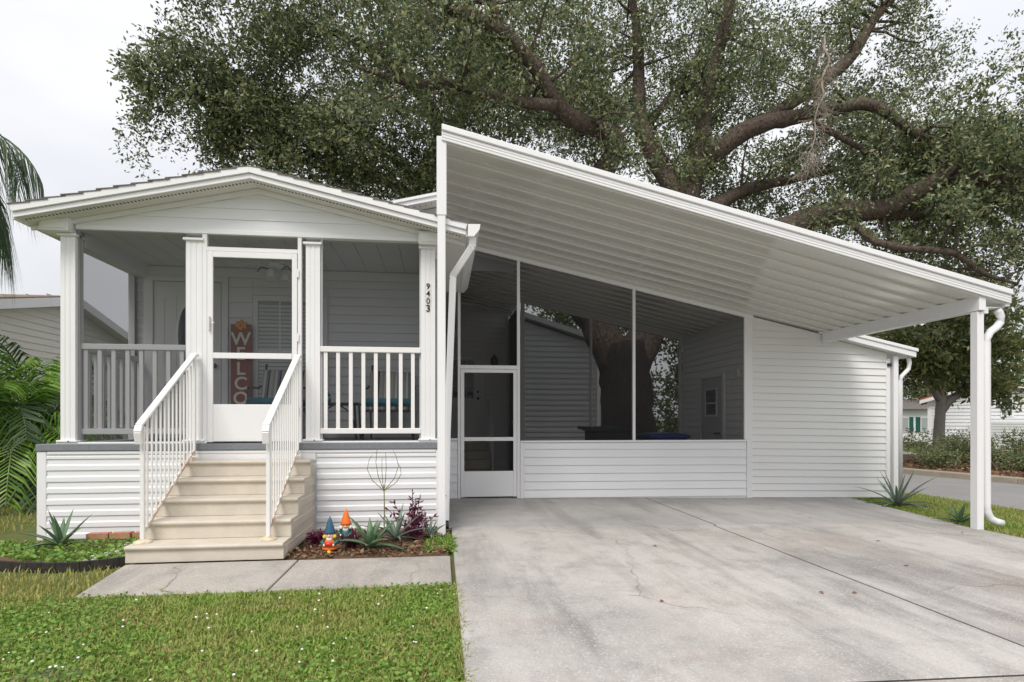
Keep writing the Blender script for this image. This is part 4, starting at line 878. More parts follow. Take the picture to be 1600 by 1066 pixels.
LIMBS2 = {
    'trunk': [(-1.0, 17, -0.2, 0.75), (-1.0, 17, 1, 0.6), (-0.95, 17, 3.5, 0.5), (-0.93, 17, 5.64, 0.45), (-0.74, 17, 7.32, 0.36), (-0.34, 17, 8.65, 0.3), (0, 17, 9.51, 0.26), (-0.55, 16.6, 10.47, 0.2), (-1.56, 16, 11.11, 0.15), (-2.8, 15.4, 11.31, 0.1), (-4.13, 15, 11.41, 0.06)],
    'b': [(-0.56, 17, 7.89, 0.22), (-1.42, 16.4, 8.69, 0.18), (-2.54, 15.8, 9.03, 0.15), (-3.87, 15.2, 8.97, 0.11), (-5.27, 14.8, 8.99, 0.07), (-6.31, 14.5, 8.9, 0.03)],
    'c': [(0, 17, 9.51, 0.2), (0.96, 17.4, 10.82, 0.15), (1.36, 17.6, 12.13, 0.1), (1.77, 17.8, 13.48, 0.06)],
    'd': [(-0.65, 17, 7.51, 0.2), (-1.58, 16.2, 7.88, 0.16), (-2.84, 15.6, 7.82, 0.12), (-3.97, 15, 7.9, 0.08), (-5.2, 14.6, 7.88, 0.03)],
}
def tree(name, base, label, limbs, ell, leafm, seed, ll, lw, per, lv, tw=(5, 1.6), barkm='bark', group=None, trunk_n=14, sl=0.42):
    t = thing(name, base, label, 'tree', group); rng = np.random.default_rng(seed)
    b = MB(); br = MB(); tips = []
    for kname, pts in limbs.items():
        if kname == 'trunk': limb(b, pts, rng, trunk_n)
        else:
            q = limb(br, pts, rng, 10); tips += twigs(br, q, rng, int(tw[0] * len(pts)), tw[1])
    b.build('trunk', 'bark_shaded' if barkm == 'bark' else barkm, t, True)
    if br.v: br.build('limbs', barkm, t, True)
    C, Rr = in_ellipsoids(ell, rng)
    if tips:
        T = np.array(tips); T = T[rng.random(len(T)) < 0.5]; C = np.concatenate([C, T]); Rr = np.concatenate([Rr, np.full(len(T), 0.42)])
    V = sprigs(C, Rr, per, lv, sl, ll, lw, seed + 1)
    quads_mesh('crown', V, leafm, t, None)['kind'] = 'stuff'
    return t
oak = tree('oak_tree', (4.7, 14, 0), 'huge spreading oak with thick forked trunk and long limbs over the carport roof', LIMBS,
     [(6.0, 17.2, 12.0, 5.0, 1.6, 3.4, 150, 0.50), (11.8, 16.2, 10.8, 5.0, 1.6, 3.6, 165, 0.50), (1.2, 14.2, 10.6, 3.4, 1.6, 2.6, 115, 0.50), (14.4, 13.8, 7.0, 3.2, 1.5, 2.2, 100, 0.5), (12.5, 14.6, 8.2, 3.5, 1.2, 1.6, 66, 0.45),
      (9.5, 16.6, 7.4, 3.6, 0.9, 1.3, 48, 0.5), (2.2, 15.2, 7.8, 2.4, 0.9, 1.5, 34, 0.5), (17.5, 14.0, 9.5, 3.0, 2.0, 3.5, 60, 0.7)],
     'oak_leaf', 11, 0.105, 0.048, 25, 8, tw=(3, 1.7), sl=0.36)
oak2 = tree('oak_tree', (-1.0, 17, 0), 'dense oak rising behind the porch roof with open sky at its edge', LIMBS2,
     [(-1.9, 15.6, 10.0, 3.0, 2.0, 3.0, 140, 0.52), (-5.5, 14.6, 9.3, 1.9, 1.3, 1.1, 52, 0.40), (-6.6, 14.5, 9.4, 0.8, 0.7, 0.6, 9, 0.32), (-3.8, 15.0, 7.9, 2.2, 1.4, 1.1, 62, 0.45), (-4.3, 14.6, 11.5, 2.0, 1.5, 1.6, 62, 0.48), (-1.2, 16, 7.6, 1.6, 1.2, 1.2, 20, 0.5)],
     'oak_leaf', 23, 0.105, 0.048, 28, 8, tw=(4, 1.5), sl=0.36)
oak['group'] = oak2['group'] = 'big oaks behind the house'
# dead hanging branch in the oak
rng = np.random.default_rng(5); b = MB()
q = smooth_path([(8.55, 12.0, 9.9, 0.028), (8.40, 11.8, 9.5, 0.026), (8.44, 11.7, 9.1, 0.024), (8.22, 11.6, 8.7, 0.022), (8.16, 11.5, 8.2, 0.020), (7.98, 11.5, 7.8, 0.017), (7.96, 11.5, 7.3, 0.014), (7.82, 11.5, 6.9, 0.010), (7.80, 11.5, 6.5, 0.006)])
b.tube([p[:3] + rng.normal(size=3) * 0.012 for p in q], [p[3] for p in q], 6)
b.tube([(9.0, 13.4, 8.85), (8.8, 12.8, 9.5), (8.55, 12.0, 9.9)], [0.05, 0.04, 0.028], 6)
for i in range(120):
    t_ = rng.random(); p = q[int((0.12 + 0.88 * t_) * (len(q) - 1))][:3]; d = unit(rng.normal(size=3) * np.array([1, 0.8, 0.5]) + np.array([0.35 * t_, 0, -0.8])); Ln = rng.uniform(0.2, 0.55) * (0.6 + 0.8 * t_)
    m1 = p + d * Ln * 0.5 + rng.normal(size=3) * 0.05; m2 = p + d * Ln + np.array([0.05, 0, -0.12 * Ln]) + rng.normal(size=3) * 0.06
    b.tube([p, m1, m2], [0.006, 0.0045, 0.003], 4, cap=False)
    for _ in range(3):
        e_ = m1 + unit(rng.normal(size=3) + np.array([0.2, 0, -0.6])) * 0.2; b.tube([m1, e_], [0.004, 0.0025], 3, cap=False)
b.build('dead_branch', 'dead_twig', oak)
# magnolia by the road and background trees
MAG = {'trunk': [(16.9, 17.8, -0.1, 0.21), (16.9, 17.8, 0.8, 0.165), (16.95, 17.8, 1.6, 0.15), (17.0, 17.8, 2.4, 0.13), (17.05, 17.8, 3.6, 0.12), (17.1, 17.8, 5.0, 0.06)],
       'a': [(16.95, 17.8, 1.5, 0.15), (17.35, 17.8, 1.95, 0.14), (18.0, 17.7, 2.35, 0.12), (18.7, 17.6, 2.6, 0.09), (19.3, 17.5, 3.0, 0.05)],
       'b': [(16.95, 17.8, 1.9, 0.12), (16.5, 17.7, 2.4, 0.1), (16.1, 17.6, 2.9, 0.07), (15.8, 17.6, 3.6, 0.04)],
       'c': [(17.0, 17.8, 2.2, 0.1), (17.4, 18, 2.9, 0.09), (17.7, 18, 3.8, 0.05)]}
tree('magnolia_tree', (16.9, 17.8, 0), 'glossy leaved magnolia with grey forked trunk in the bed across the road', MAG,
     [(16.9, 17.8, 4.6, 2.3, 1.8, 1.6, 50, 0.42), (17.6, 17.6, 3.9, 2.0, 1.2, 0.6, 16, 0.36), (15.9, 17.4, 3.6, 0.9, 0.9, 0.6, 12, 0.36)], 'magnolia_leaf', 31, 0.20, 0.085, 22, 6, tw=(2, 0.9), barkm='bark_pale')
def bgtree(x, y, h, r, label, seed, m='bg_leaf', n=70):
    rng = np.random.default_rng(seed)
    lim = {'trunk': [(x, y, -0.1, 0.35), (x + 0.1, y, h * 0.3, 0.28), (x - 0.1, y, h * 0.6, 0.2), (x, y, h * 0.9, 0.06)]}
    for i in range(5):
        a = rng.uniform(0, 6.28); lim['l%d' % i] = [(x, y, h * (0.3 + 0.08 * i), 0.14), (x + r * 0.4 * math.cos(a), y + r * 0.4 * math.sin(a), h * (0.45 + 0.08 * i), 0.09), (x + r * 0.8 * math.cos(a), y + r * 0.8 * math.sin(a), h * (0.55 + 0.08 * i), 0.03)]
    return tree('background_tree', (x, y, 0), label, lim, [(x, y, h * 0.66, r, r * 0.8, h * 0.36, n, 0.85), (x + r * 0.4, y - 0.5, h * 0.38, r * 0.7, r * 0.6, h * 0.18, n // 2, 0.8), (x, y, h * 0.2, r * 0.9, r * 0.5, h * 0.16, n // 2, 0.8)], m, seed, 0.22, 0.11, 24, 6, tw=(1, 1.2), group='background trees', sl=0.5)
bgtree(12.2, 26.0, 9.0, 3.4, 'green tree showing beside the oak trunk through the carport screens', 41)
bgtree(35.0, 36.0, 11.5, 5.0, 'dark leafy tree towering over the red roofed white house', 42, 'oak_leaf', 90)
bgtree(27.0, 38.0, 12.0, 5.0, 'dark leafy tree behind the magnolia across the road', 43, 'oak_leaf', 90)
bgtree(24.5, 43.0, 11.5, 4.6, 'yellowish green tree behind the house with green shutters', 44)
bgtree(8.2, 31.0, 8.5, 3.2, 'green tree beyond the grey sided house behind the carport', 45)
bgtree(-15.0, 34.0, 3.6, 2.5, 'low leafy tree behind the beige neighbouring house', 46)

# shrubs across the road
def shrub(x, y, r, h, m, label, seed, n=8):
    rng = np.random.default_rng(seed); h *= 0.8; t = thing('shrub', (x, y, 0.0), label, 'shrub', 'shrubs across the road')
    C = np.array([(x + rng.normal() * r * 0.45, y + rng.normal() * r * 0.45, h * rng.uniform(0.25, 0.75)) for _ in range(n)])
    V = sprigs(C, np.full(n, r * 0.42), 42, 6, r * 0.30, 0.075, 0.032, seed, up=0.5, flat=0.8)
    V = V[V[:, :, 2].min(axis=1) > -0.04]
    quads_mesh('foliage', V, m, t)['kind'] = 'stuff'
    b = MB()
    for i in range(5):
        a = i * 1.3; b.tube([(x, y, -0.05), (x + r * 0.4 * math.cos(a), y + r * 0.4 * math.sin(a), h * 0.6)], [0.02, 0.008], 5)
    b.build('stems', 'dead_twig', t)
shr = [(12.75, 13.6, 0.55, 0.75, 'shrub_leaf', 'olive green shrub nearest the shed side of the bed across the road'), (13.5, 14.6, 0.75, 1.05, 'shrub_leaf', 'tall olive shrub at the shed end of the bed across the road'),
       (14.6, 15.0, 0.85, 1.0, 'shrub_leaf', 'rounded grey green shrub just before the magnolia trunk across the road'), (13.75, 12.75, 0.50, 0.62, 'shrub_leaf', 'low mounded shrub at the kerb in front of the magnolia trunk'),
       (15.6, 15.2, 0.62, 0.85, 'lime_leaf', 'lime green shrub at the foot of the magnolia across the road'), (14.2, 12.2, 0.48, 0.55, 'shrub_leaf', 'low grey green shrub at the kerb beside the carport corner post'),
       (16.6, 14.7, 0.7, 1.15, 'magnolia_leaf', 'dark glossy shrub behind the carport corner post across the road'), (14.5, 11.0, 0.62, 0.62, 'shrub_leaf', 'pale feathery shrub right at the kerb beyond the carport corner post'),
       (16.6, 13.1, 0.8, 1.25, 'bg_leaf', 'tall broad leaved green shrub beyond the carport downspout'), (17.6, 12.6, 0.8, 1.0, 'lime_leaf', 'bright yellow green shrub beyond the carport downspout'),
       (15.6, 11.6, 0.6, 0.8, 'purple_leaf', 'reddish brown shrub beyond the carport downspout'), (12.2, 15.6, 0.7, 0.85, 'bg_leaf', 'leafy green shrub far along the bed across the road')]
for i, s_ in enumerate(shr): shrub(*s_[:5], s_[5], 60 + i)

# ---------------------------------------------------------------- neighbouring houses
nb = thing('neighbour_house', (-12.0, 16, 0), 'beige sided neighbouring house with white fascia and brown shingle roof beyond the palm', 'house')
b = MB(); b.prism([(9.5, -0.02), (21.0, -0.02), (21.0, 2.72), (15.2, 4.17), (9.5, 2.9)], -12.5, -9.02, 'x'); wl_ = b.build('wall', 'vinyl_beige', nb)
for i in range(27):
    z0 = 0.1 + i * 0.15; f = lambda z, lo, hi: lo
    ya = 9.5 if z0 < 2.9 else 9.5 + (z0 - 2.9) / (1.27 / 5.7); yb = 21.0 if z0 < 2.72 else 21.0 - (z0 - 2.72) / 0.25
    if yb - ya < 0.6: break
    b = MB(); b.prism([(0, 0), (0.02, 0), (0.004, 0.15), (0, 0.15)], 0, yb - ya, 'y'); link('siding_board', b.mesh('siding_board', 'vinyl_beige'), wl_, loc=(-9.019, ya, z0))
for (ya, za, yb, zb) in ((9.2, 2.85, 15.2, 4.20), (15.2, 4.20, 21.3, 2.66)):
    b = MB(); b.prism([(ya, za), (yb, zb), (yb, zb + 0.06), (ya, za + 0.06)], -12.6, -8.78, 'x'); b.build('roof', 'shingle_brown', nb)
    b = MB(); b.prism([(ya, za - 0.17), (yb, zb - 0.17), (yb, zb + 0.03), (ya, za + 0.03)], -8.775, -8.74, 'x'); b.build('fascia', 'trim', nb)
    b = MB(); b.prism([(ya, za - 0.16), (yb, zb - 0.16), (yb, zb - 0.14), (ya, za - 0.14)], -9.0, -8.776, 'x'); b.build('soffit', 'soffit', nb)
gh = thing('grey_house', (2.5, 20.5, 0), 'grey sided house standing behind the oak trunk, seen through the carport screens', 'house')
b = MB(); b.prism([(-3.0, -0.05), (5.0, -0.05), (5.0, 3.62), (1.6, 4.66), (-3.0, 4.2)], 18.0, 22.0, 'y'); gwall = b.build('wall', 'vinyl_grey', gh)
for i in range(28):
    z0 = 0.0 + i * 0.17; xr = 4.92 if z0 + 0.17 < 3.62 else 4.92 - (z0 + 0.17 - 3.62) / 0.31
    if xr < 1.8: break
    b = MB(); b.prism([(0, 0), (-0.035, 0), (-0.035, 0.05), (-0.004, 0.17), (0, 0.17)], 0, xr - 1.0, 'x'); link('siding_board', b.mesh('siding_board', 'vinyl_grey'), gwall, loc=(1.0, 17.998, z0))
part(gh, 'corner_trim', 'trim', (4.925, 5.05, 17.95, 18.1, -0.05, 3.6))
b = MB(); b.prism([(1.3, 4.81), (5.3, 3.57), (5.3, 3.73), (1.3, 4.97)], 17.65, 22.0, 'y'); b.build('roof', 'vinyl_grey', gh)
wh = thing('white_house', (27, 26, 0), 'white sided house with red shingle roof across the road behind the magnolia', 'house')
def rotbox(parent, name, m, c, ang, *bx):
    b = MB()
    for q in bx: b.box(*q)
    ca, sa = math.cos(ang), math.sin(ang)
    b.v = [(c[0] + 0.84 * x * ca - y * sa, c[1] + 0.84 * x * sa + y * ca, z) for (x, y, z) in b.v]; return b.build(name, m, parent)
WC, WA = (22.8, 24.6), R(-43)
rotbox(wh, 'wall', 'vinyl', WC, WA, (0, 6.2, 0, 6, -0.1, 2.1))
def rotprism(parent, name, m, c, ang, poly, a, bb):
    b = MB(); b.prism(poly, a, bb, 'y'); ca, sa = math.cos(ang), math.sin(ang)
    b.v = [(c[0] + 0.84 * x * ca - y * sa, c[1] + 0.84 * x * sa + y * ca, z) for (x, y, z) in b.v]; return b.build(name, m, parent)
rotprism(wh, 'gable_wall', 'vinyl', WC, WA, [(0, 2.1), (6.2, 2.1), (2.86, 2.93)], 0.0, 0.1)
rotprism(wh, 'roof', 'shingle_red', WC, WA, [(-0.4, 2.05), (2.86, 2.95), (6.6, 1.98), (6.6, 2.15), (2.86, 3.12), (-0.4, 2.22)], -0.3, 6.3)
rotprism(wh, 'fascia', 'trim', WC, WA, [(-0.4, 1.98), (2.86, 2.88), (6.6, 1.91), (6.6, 2.07), (2.86, 3.04), (-0.4, 2.14)], -0.34, -0.301)
for i in range(17):
    z0 = i * 0.16; xl = 0 if z0 + 0.13 < 2.08 else (z0 + 0.13 - 2.08) / 0.276 + 0.1; xr = 6.2 if z0 + 0.13 < 2.05 else 6.2 - (z0 + 0.13 - 2.05) / 0.26 - 0.1
    rotbox(wh, 'siding_board', 'vinyl', WC, WA, (xl, xr, -0.05, -0.002, z0, z0 + 0.125))
rotbox(wh, 'corner_trim', 'trim', WC, WA, (-0.04, 0.14, -0.075, -0.051, -0.1, 2.1))
w_ = rotbox(wh, 'window', 'trim', WC, WA, (3.10, 3.62, -0.09, -0.051, 1.38, 2.20)); rotbox(w_, 'pane', 'glass_dark', WC, WA, (3.16, 3.56, -0.10, -0.091, 1.82, 2.14)); rotbox(w_, 'pane', 'glass_blind', WC, WA, (3.16, 3.56, -0.10, -0.091, 1.44, 1.78))
for i in range(6): rotbox(wh, 'porch_step', 'vinyl', WC, WA, (0.9 + 0.22 * i, 1.119 + 0.22 * i, -1.2, -0.1, -0.1, 0.45 + 0.13 * i))
rotbox(wh, 'porch_wall', 'vinyl', WC, WA, (2.23, 6.4, -1.2, -0.1, -0.1, 1.18))
for i in range(10): rotbox(wh, 'porch_slat', 'vinyl', WC, WA, (0.9 if i < 3 else 2.23, 6.4, -1.25, -1.201, 0.0 + i * 0.118, 0.0 + i * 0.118 + 0.09))
gs = thing('shuttered_house', (30, 34, 0), 'distant white house with dark green window shutters across the road', 'house')
part(gs, 'wall', 'vinyl', (26.0, 34, 33.0, 38, -0.6, 1.9)); b = MB(); b.prism([(32.6, 1.9), (35.5, 2.6), (38.4, 1.9)], 25.6, 34.4, 'x'); b.build('roof', 'shingle', gs)
for x in (28.45, 30.0, 31.6, 26.9):
    w_ = part(gs, 'window', 'trim', (x, x + 0.75, 32.95, 32.998, 0.45, 1.4)); part(w_, 'pane', 'glass_blind', (x + 0.05, x + 0.70, 32.94, 32.949, 0.50, 1.35)); part(w_, 'shutter', 'shutter', (x - 0.30, x - 0.02, 32.95, 32.998, 0.45, 1.4)); part(w_, 'shutter', 'shutter', (x + 0.77, x + 1.05, 32.95, 32.998, 0.45, 1.4))

# ---------------------------------------------------------------- palms
def frond(parent, base, az, el, L, droop, nl, ll, m, rng, hang=0.2, name='frond', w=0.042):
    d = np.array([math.cos(az) * math.cos(el), math.sin(az) * math.cos(el), math.sin(el)]); pts = []
    p = np.array(base, float); N = 14
    for i in range(N + 1):
        pts.append(p.copy()); d = unit(d + np.array([0, 0, -droop * (0.4 + i / N) / N * 2])); p = p + d * L / N
    pts = np.array(pts); b = MB(); b.tube(pts, [0.022 * (1 - 0.85 * i / N) for i in range(N + 1)], 5)
    for i in range(nl):
        t = 0.14 + 0.86 * (i // 2) / (nl / 2); k = min(N - 1e-6, t * N); j = int(k); q = pts[j] + (pts[j + 1] - pts[j]) * (k - j); ax = unit(pts[j + 1] - pts[j])
        s_ = unit(np.cross(ax, [0, 0, 1])) * (1 if i % 2 else -1)
        dr = unit(s_ * 0.9 + ax * 0.75 + np.array([0, 0, 0.18 - hang]) + rng.normal(size=3) * 0.09)
        ln_ = ll * (0.55 + 0.75 * math.sin(math.pi * min(1, 0.15 + 0.8 * t))) * rng.uniform(0.85, 1.1)
        wv = unit(np.cross(dr, ax)) * 0.006 + unit(ax) * w / 2
        m1 = q + dr * ln_ * 0.5; e_ = q + dr * ln_ + np.array([0, 0, -ln_ * (0.18 + hang)])
        k0 = len(b.v); b.v += [tuple(q - wv * 0.5), tuple(q + wv * 0.5), tuple(m1 + wv), tuple(e_), tuple(m1 - wv)]; b.f += [(k0, k0 + 1, k0 + 2, k0 + 4), (k0 + 4, k0 + 2, k0 + 3)]
    return b.build(name, m, parent)
rng = np.random.default_rng(77)
pb = thing('palm_bush', (-6.45, 9.6, 0), 'bushy green palm with arching fronds beside the end of the screened porch', 'palm')
b = MB()
for i in range(5): b.tube([(-6.45 + 0.16 * math.cos(i * 1.3), 9.6 + 0.16 * math.sin(i * 1.3), -0.05), (-6.45 + 0.24 * math.cos(i * 1.3), 9.6 + 0.24 * math.sin(i * 1.3), 0.9)], [0.15, 0.09], 9)
b.build('trunk', 'bark', pb)
for i in range(42):
    frond(pb, (-6.45 + rng.normal() * 0.15, 9.6 + rng.normal() * 0.15, 0.6 + 0.8 * rng.random()), i * 2.399, rng.uniform(0.3, 1.4), rng.uniform(1.4, 2.2), rng.uniform(0.8, 1.7), 64, 0.46, 'palm_leaf' if i % 3 else 'palm_dark', rng)
tp = thing('tall_palm', (-8.8, 10.5, 0), 'tall palm with long drooping fronds hanging beside the porch roof', 'palm')
b = MB(); b.tube([(-8.8, 10.5, -0.05), (-8.77, 10.5, 2.5), (-8.75, 10.5, 5.8)], [0.2, 0.15, 0.13], 12); b.build('trunk', 'bark_pale', tp)
for i in range(15):
    frond(tp, (-8.75, 10.5, 5.8), i * 2.399 + 0.2, rng.uniform(0.35, 1.1), rng.uniform(1.9, 2.5), rng.uniform(1.5, 2.5), 84, 0.75, 'palm_dark', rng, hang=0.85, w=0.022)
frond(tp, (-8.75, 10.5, 5.8), -0.25, 0.55, 2.3, 2.2, 100, 0.85, 'palm_dark', rng, hang=0.9, w=0.022); frond(tp, (-8.75, 10.5, 5.8), 0.35, 0.35, 2.2, 2.1, 100, 0.85, 'palm_dark', rng, hang=0.9, w=0.022)

# ---------------------------------------------------------------- aloes, agaves and bed plants
def rosette(name, c, n, L, w, label, cat, m, seed, group=None, el0=0.35, el1=1.25, droop=0.9, thick=0.35):
    rng = np.random.default_rng(seed); t = thing(name, c, label, cat, group)
    for i in range(n):
        az = i * 2.399 + rng.normal() * 0.2; u = i / max(1, n - 1); el = el0 + (el1 - el0) * u; Ln = L * rng.uniform(0.75, 1.1) * (1 - 0.2 * u); dr = droop * (1.1 - u) * rng.uniform(0.4, 1.3)
        d = np.array([math.cos(az) * math.cos(el), math.sin(az) * math.cos(el), math.sin(el)]); p = np.array(c, float) + np.array([0, 0, 0.01]); b = MB(); N = 7
        for k in range(N + 1):
            s_ = k / N; ww = w * (0.75 + 0.6 * s_ - 1.35 * s_ ** 2.2) * 0.5; ww = max(ww, 0.0015)
            side = unit(np.cross(d, [0, 0, 1])); nrm = np.cross(side, d)
            b.v += [tuple(p - side * ww + nrm * ww * 0.45), tuple(p - nrm * ww * thick), tuple(p + side * ww + nrm * ww * 0.45), tuple(p + nrm * ww * 0.05)]
            d = unit(d + np.array([0, 0, -dr / N])); p = p + d * Ln / N
        for k in range(N):
            for j in range(4): b.f.append((k * 4 + j, k * 4 + (j + 1) % 4, k * 4 + 4 + (j + 1) % 4, k * 4 + 4 + j))
        b.f += [(3, 2, 1, 0), tuple(range(N * 4, N * 4 + 4))]
        b.build('leaf', m, t, True)
    return t
rosette('aloe_plant', (-3.62, 6.0, 0.03), 13, 0.46, 0.062, 'spiky green aloe in front of the bricks in the edged bed', 'aloe', 'aloe', 3, droop=0.7)
rosette('aloe_plant', (-2.78, 6.30, 0.03), 7, 0.30, 0.035, 'small pale aloe tucked beside the top of the steps railing', 'aloe', 'aloe_blue', 4)
rosette('aloe_plant', (-0.66, 5.50, 0.05), 15, 0.40, 0.085, 'broad leaved green aloe in front of the gnomes', 'aloe', 'aloe', 5, droop=1.0)
rosette('aloe_plant', (-0.45, 5.78, 0.06), 14, 0.42, 0.050, 'slender leaved aloe beneath the bare twig plant', 'aloe', 'aloe_blue', 6, droop=1.4)
rosette('aloe_plant', (-0.12, 5.95, 0.04), 10, 0.26, 0.040, 'small striped aloe beside the carport post', 'aloe', 'aloe_blue', 7, droop=0.8)
rosette('yucca_plant', (6.98, 8.1, -0.09), 20, 0.78, 0.055, 'grey green spiky plant with long arching leaves beside the shed wall', 'yucca', 'aloe_blue', 8, droop=1.3, el0=0.3)
rosette('aloe_plant', (6.62, 6.66, -0.08), 10, 0.32, 0.055, 'small dark aloe in the grass beside the carport corner post', 'aloe', 'aloe', 9, droop=0.6)
# bare twig plant
tw = thing('twig_plant', (-0.60, 6.15, 0.03), 'tall bare twiggy plant with curved branches against the white skirting', 'plant')
b = MB(); b.tube([(-0.60, 6.15, 0.0), (-0.595, 6.15, 0.30), (-0.60, 6.16, 0.55)], [0.008, 0.007, 0.006], 6)
b.build('stem', 'stem', tw)
b = MB()
for (dx, h, bow) in ((-0.15, 0.33, 0.05), (0.12, 0.38, 0.08), (-0.07, 0.43, 0.03), (0.02, 0.36, 0.01), (0.17, 0.25, 0.02), (-0.02, 0.30, 0.0)):
    b.tube([(-0.60, 6.16, 0.50), (-0.60 + dx * 0.7 + (bow if dx > 0 else -bow) * 0.3, 6.15, 0.50 + h * 0.35), (-0.60 + dx + (bow if dx > 0 else -bow) * 0.4, 6.14, 0.50 + h * 0.7), (-0.60 + dx, 6.14, 0.50 + h), (-0.60 + dx * 0.8, 6.14, 0.50 + h + 0.05)], [0.005, 0.004, 0.0035, 0.003, 0.002], 5)
b.build('branches', 'stem', tw)
# purple plants
def purple(c, n, h, label, seed):
    rng = np.random.default_rng(seed); t = thing('purple_plant', c, label, 'plant', 'purple bed plants'); b = MB(); Vs = []
    for i in range(n):
        d = unit(np.array([rng.normal() * 0.5, rng.normal() * 0.4, 1.0])); L = h * rng.uniform(0.6, 1.15); tip = np.array(c) + d * L; b.tube([c, tip], [0.005, 0.003], 4)
        k = 16; s_ = rng.uniform(0.25, 1.0, k)[:, None]; P = np.array(c) + (tip - np.array(c)) * s_; D = unit(d * 0.6 + rng.normal(size=(k, 3))); Vs.append(leaf_quads(P, D, np.full(k, 0.065), np.full(k, 0.022), rng))
    b.build('stems', 'purple_leaf', t); quads_mesh('foliage', np.concatenate(Vs), 'purple_leaf', t)['kind'] = 'stuff'
purple((-0.27, 5.85, 0.03), 14, 0.30, 'crimson and dark purple leafy plant between the aloes by the carport post', 12)
purple((-0.30, 6.15, 0.03), 9, 0.42, 'tall dark purple plant against the skirting by the carport post', 13)
purple((-1.20, 5.75, 0.03), 9, 0.14, 'low purple plant between the steps and the blue hatted gnome', 14)
purple((-0.86, 5.62, 0.03), 7, 0.15, 'low purple plant right beside the gnomes', 15)

# ---------------------------------------------------------------- garden gnomes
def gnome(c, s, hat, coat, label, full=True):
    x, y, z = c; t = thing('garden_gnome', c, label, 'gnome', 'garden gnomes')
    b = MB(); b.lathe([(0.068 * s, 0.235 * s), (0.064 * s, 0.255 * s), (0.042 * s, 0.33 * s), (0.020 * s, 0.40 * s), (0.002 * s, 0.44 * s)], 14, (x, y, z)); b.build('hat', hat, t, True)
    b = MB(); b.ball((x, y - 0.012 * s, z + 0.215 * s), 0.055 * s, 12); b.build('head', 'gn_skin', t, True)
    b = MB(); b.ball((x, y - 0.066 * s, z + 0.213 * s), 0.012 * s, 8); b.build('nose', 'gn_skin', t, True)
    b = MB(); b.ball((x - 0.018 * s, y - 0.060 * s, z + 0.230 * s), 0.006 * s, 6).ball((x + 0.018 * s, y - 0.060 * s, z + 0.230 * s), 0.006 * s, 6); b.build('eyes', 'gn_dark', t, True)
    b = MB(); b.ball((x, y + 0.012 * s, z + 0.225 * s), 0.064 * s, 12, (1.05, 0.9, 0.85)).ball((x - 0.055 * s, y - 0.02 * s, z + 0.20 * s), 0.026 * s, 8).ball((x + 0.055 * s, y - 0.02 * s, z + 0.20 * s), 0.026 * s, 8); b.build('hair', 'gn_yellow' if full else 'gn_white', t, True)
    b = MB(); b.ball((x, y - 0.045 * s, z + 0.178 * s), 0.030 * s, 10, (1.2, 0.6, 1.0)); b.build('beard', 'gn_white', t, True)
    b = MB(); b.lathe([(0.062 * s, 0.055 * s), (0.082 * s, 0.075 * s), (0.075 * s, 0.10 * s), (0.060 * s, 0.15 * s), (0.045 * s, 0.18 * s), (0.03 * s, 0.19 * s)], 14, (x, y, z)); b.build('coat', coat, t, True)
    for sx in (-1, 1):
        a = MB(); a.tube([(x + sx * 0.05 * s, y, z + 0.165 * s), (x + sx * 0.085 * s, y - 0.03 * s, z + 0.135 * s), (x + sx * 0.055 * s, y - 0.07 * s, z + 0.115 * s)], [0.022 * s, 0.024 * s, 0.018 * s], 8); a = a.build('arm', 'gn_teal', t, True)
        h_ = MB(); h_.ball((x + sx * 0.050 * s, y - 0.078 * s, z + 0.112 * s), 0.016 * s, 8); h_.build('hand', 'gn_white', a, True)
        l = MB(); l.tube([(x + sx * 0.03 * s, y, z + 0.06 * s), (x + sx * 0.034 * s, y - 0.01 * s, z + 0.012 * s)], 0.026 * s, 8).ball((x + sx * 0.036 * s, y - 0.03 * s, z + 0.014 * s), 0.026 * s, 8, (0.9, 1.5, 0.7)); l.build('leg', 'gn_dark', t, True)
    if full:
        b = MB(); b.ball((x, y - 0.085 * s, z + 0.125 * s), 0.045 * s, 12, (1.1, 0.7, 0.7)); b.build('bowl', 'gn_red', t, True)
        b = MB(); b.ball((x + 0.005 * s, y - 0.085 * s, z + 0.026 * s), 0.027 * s, 10); b.build('ball', 'gn_yellow', t, True)
        b = MB(); b.lathe([(0.085 * s, 0.05 * s), (0.09 * s, 0.065 * s), (0.07 * s, 0.09 * s)], 14, (x, y, z)); b.build('hem', 'gn_orange', t, True)
gnome((-1.02, 5.46, 0.02), 0.78, 'gn_blue', 'gn_orange', 'blue hatted garden gnome in an orange coat holding a red bowl')
gnome((-0.93, 5.80, 0.04), 0.78, 'gn_orange', 'gn_teal', 'orange hatted garden gnome standing behind the broad leaved aloe', False)

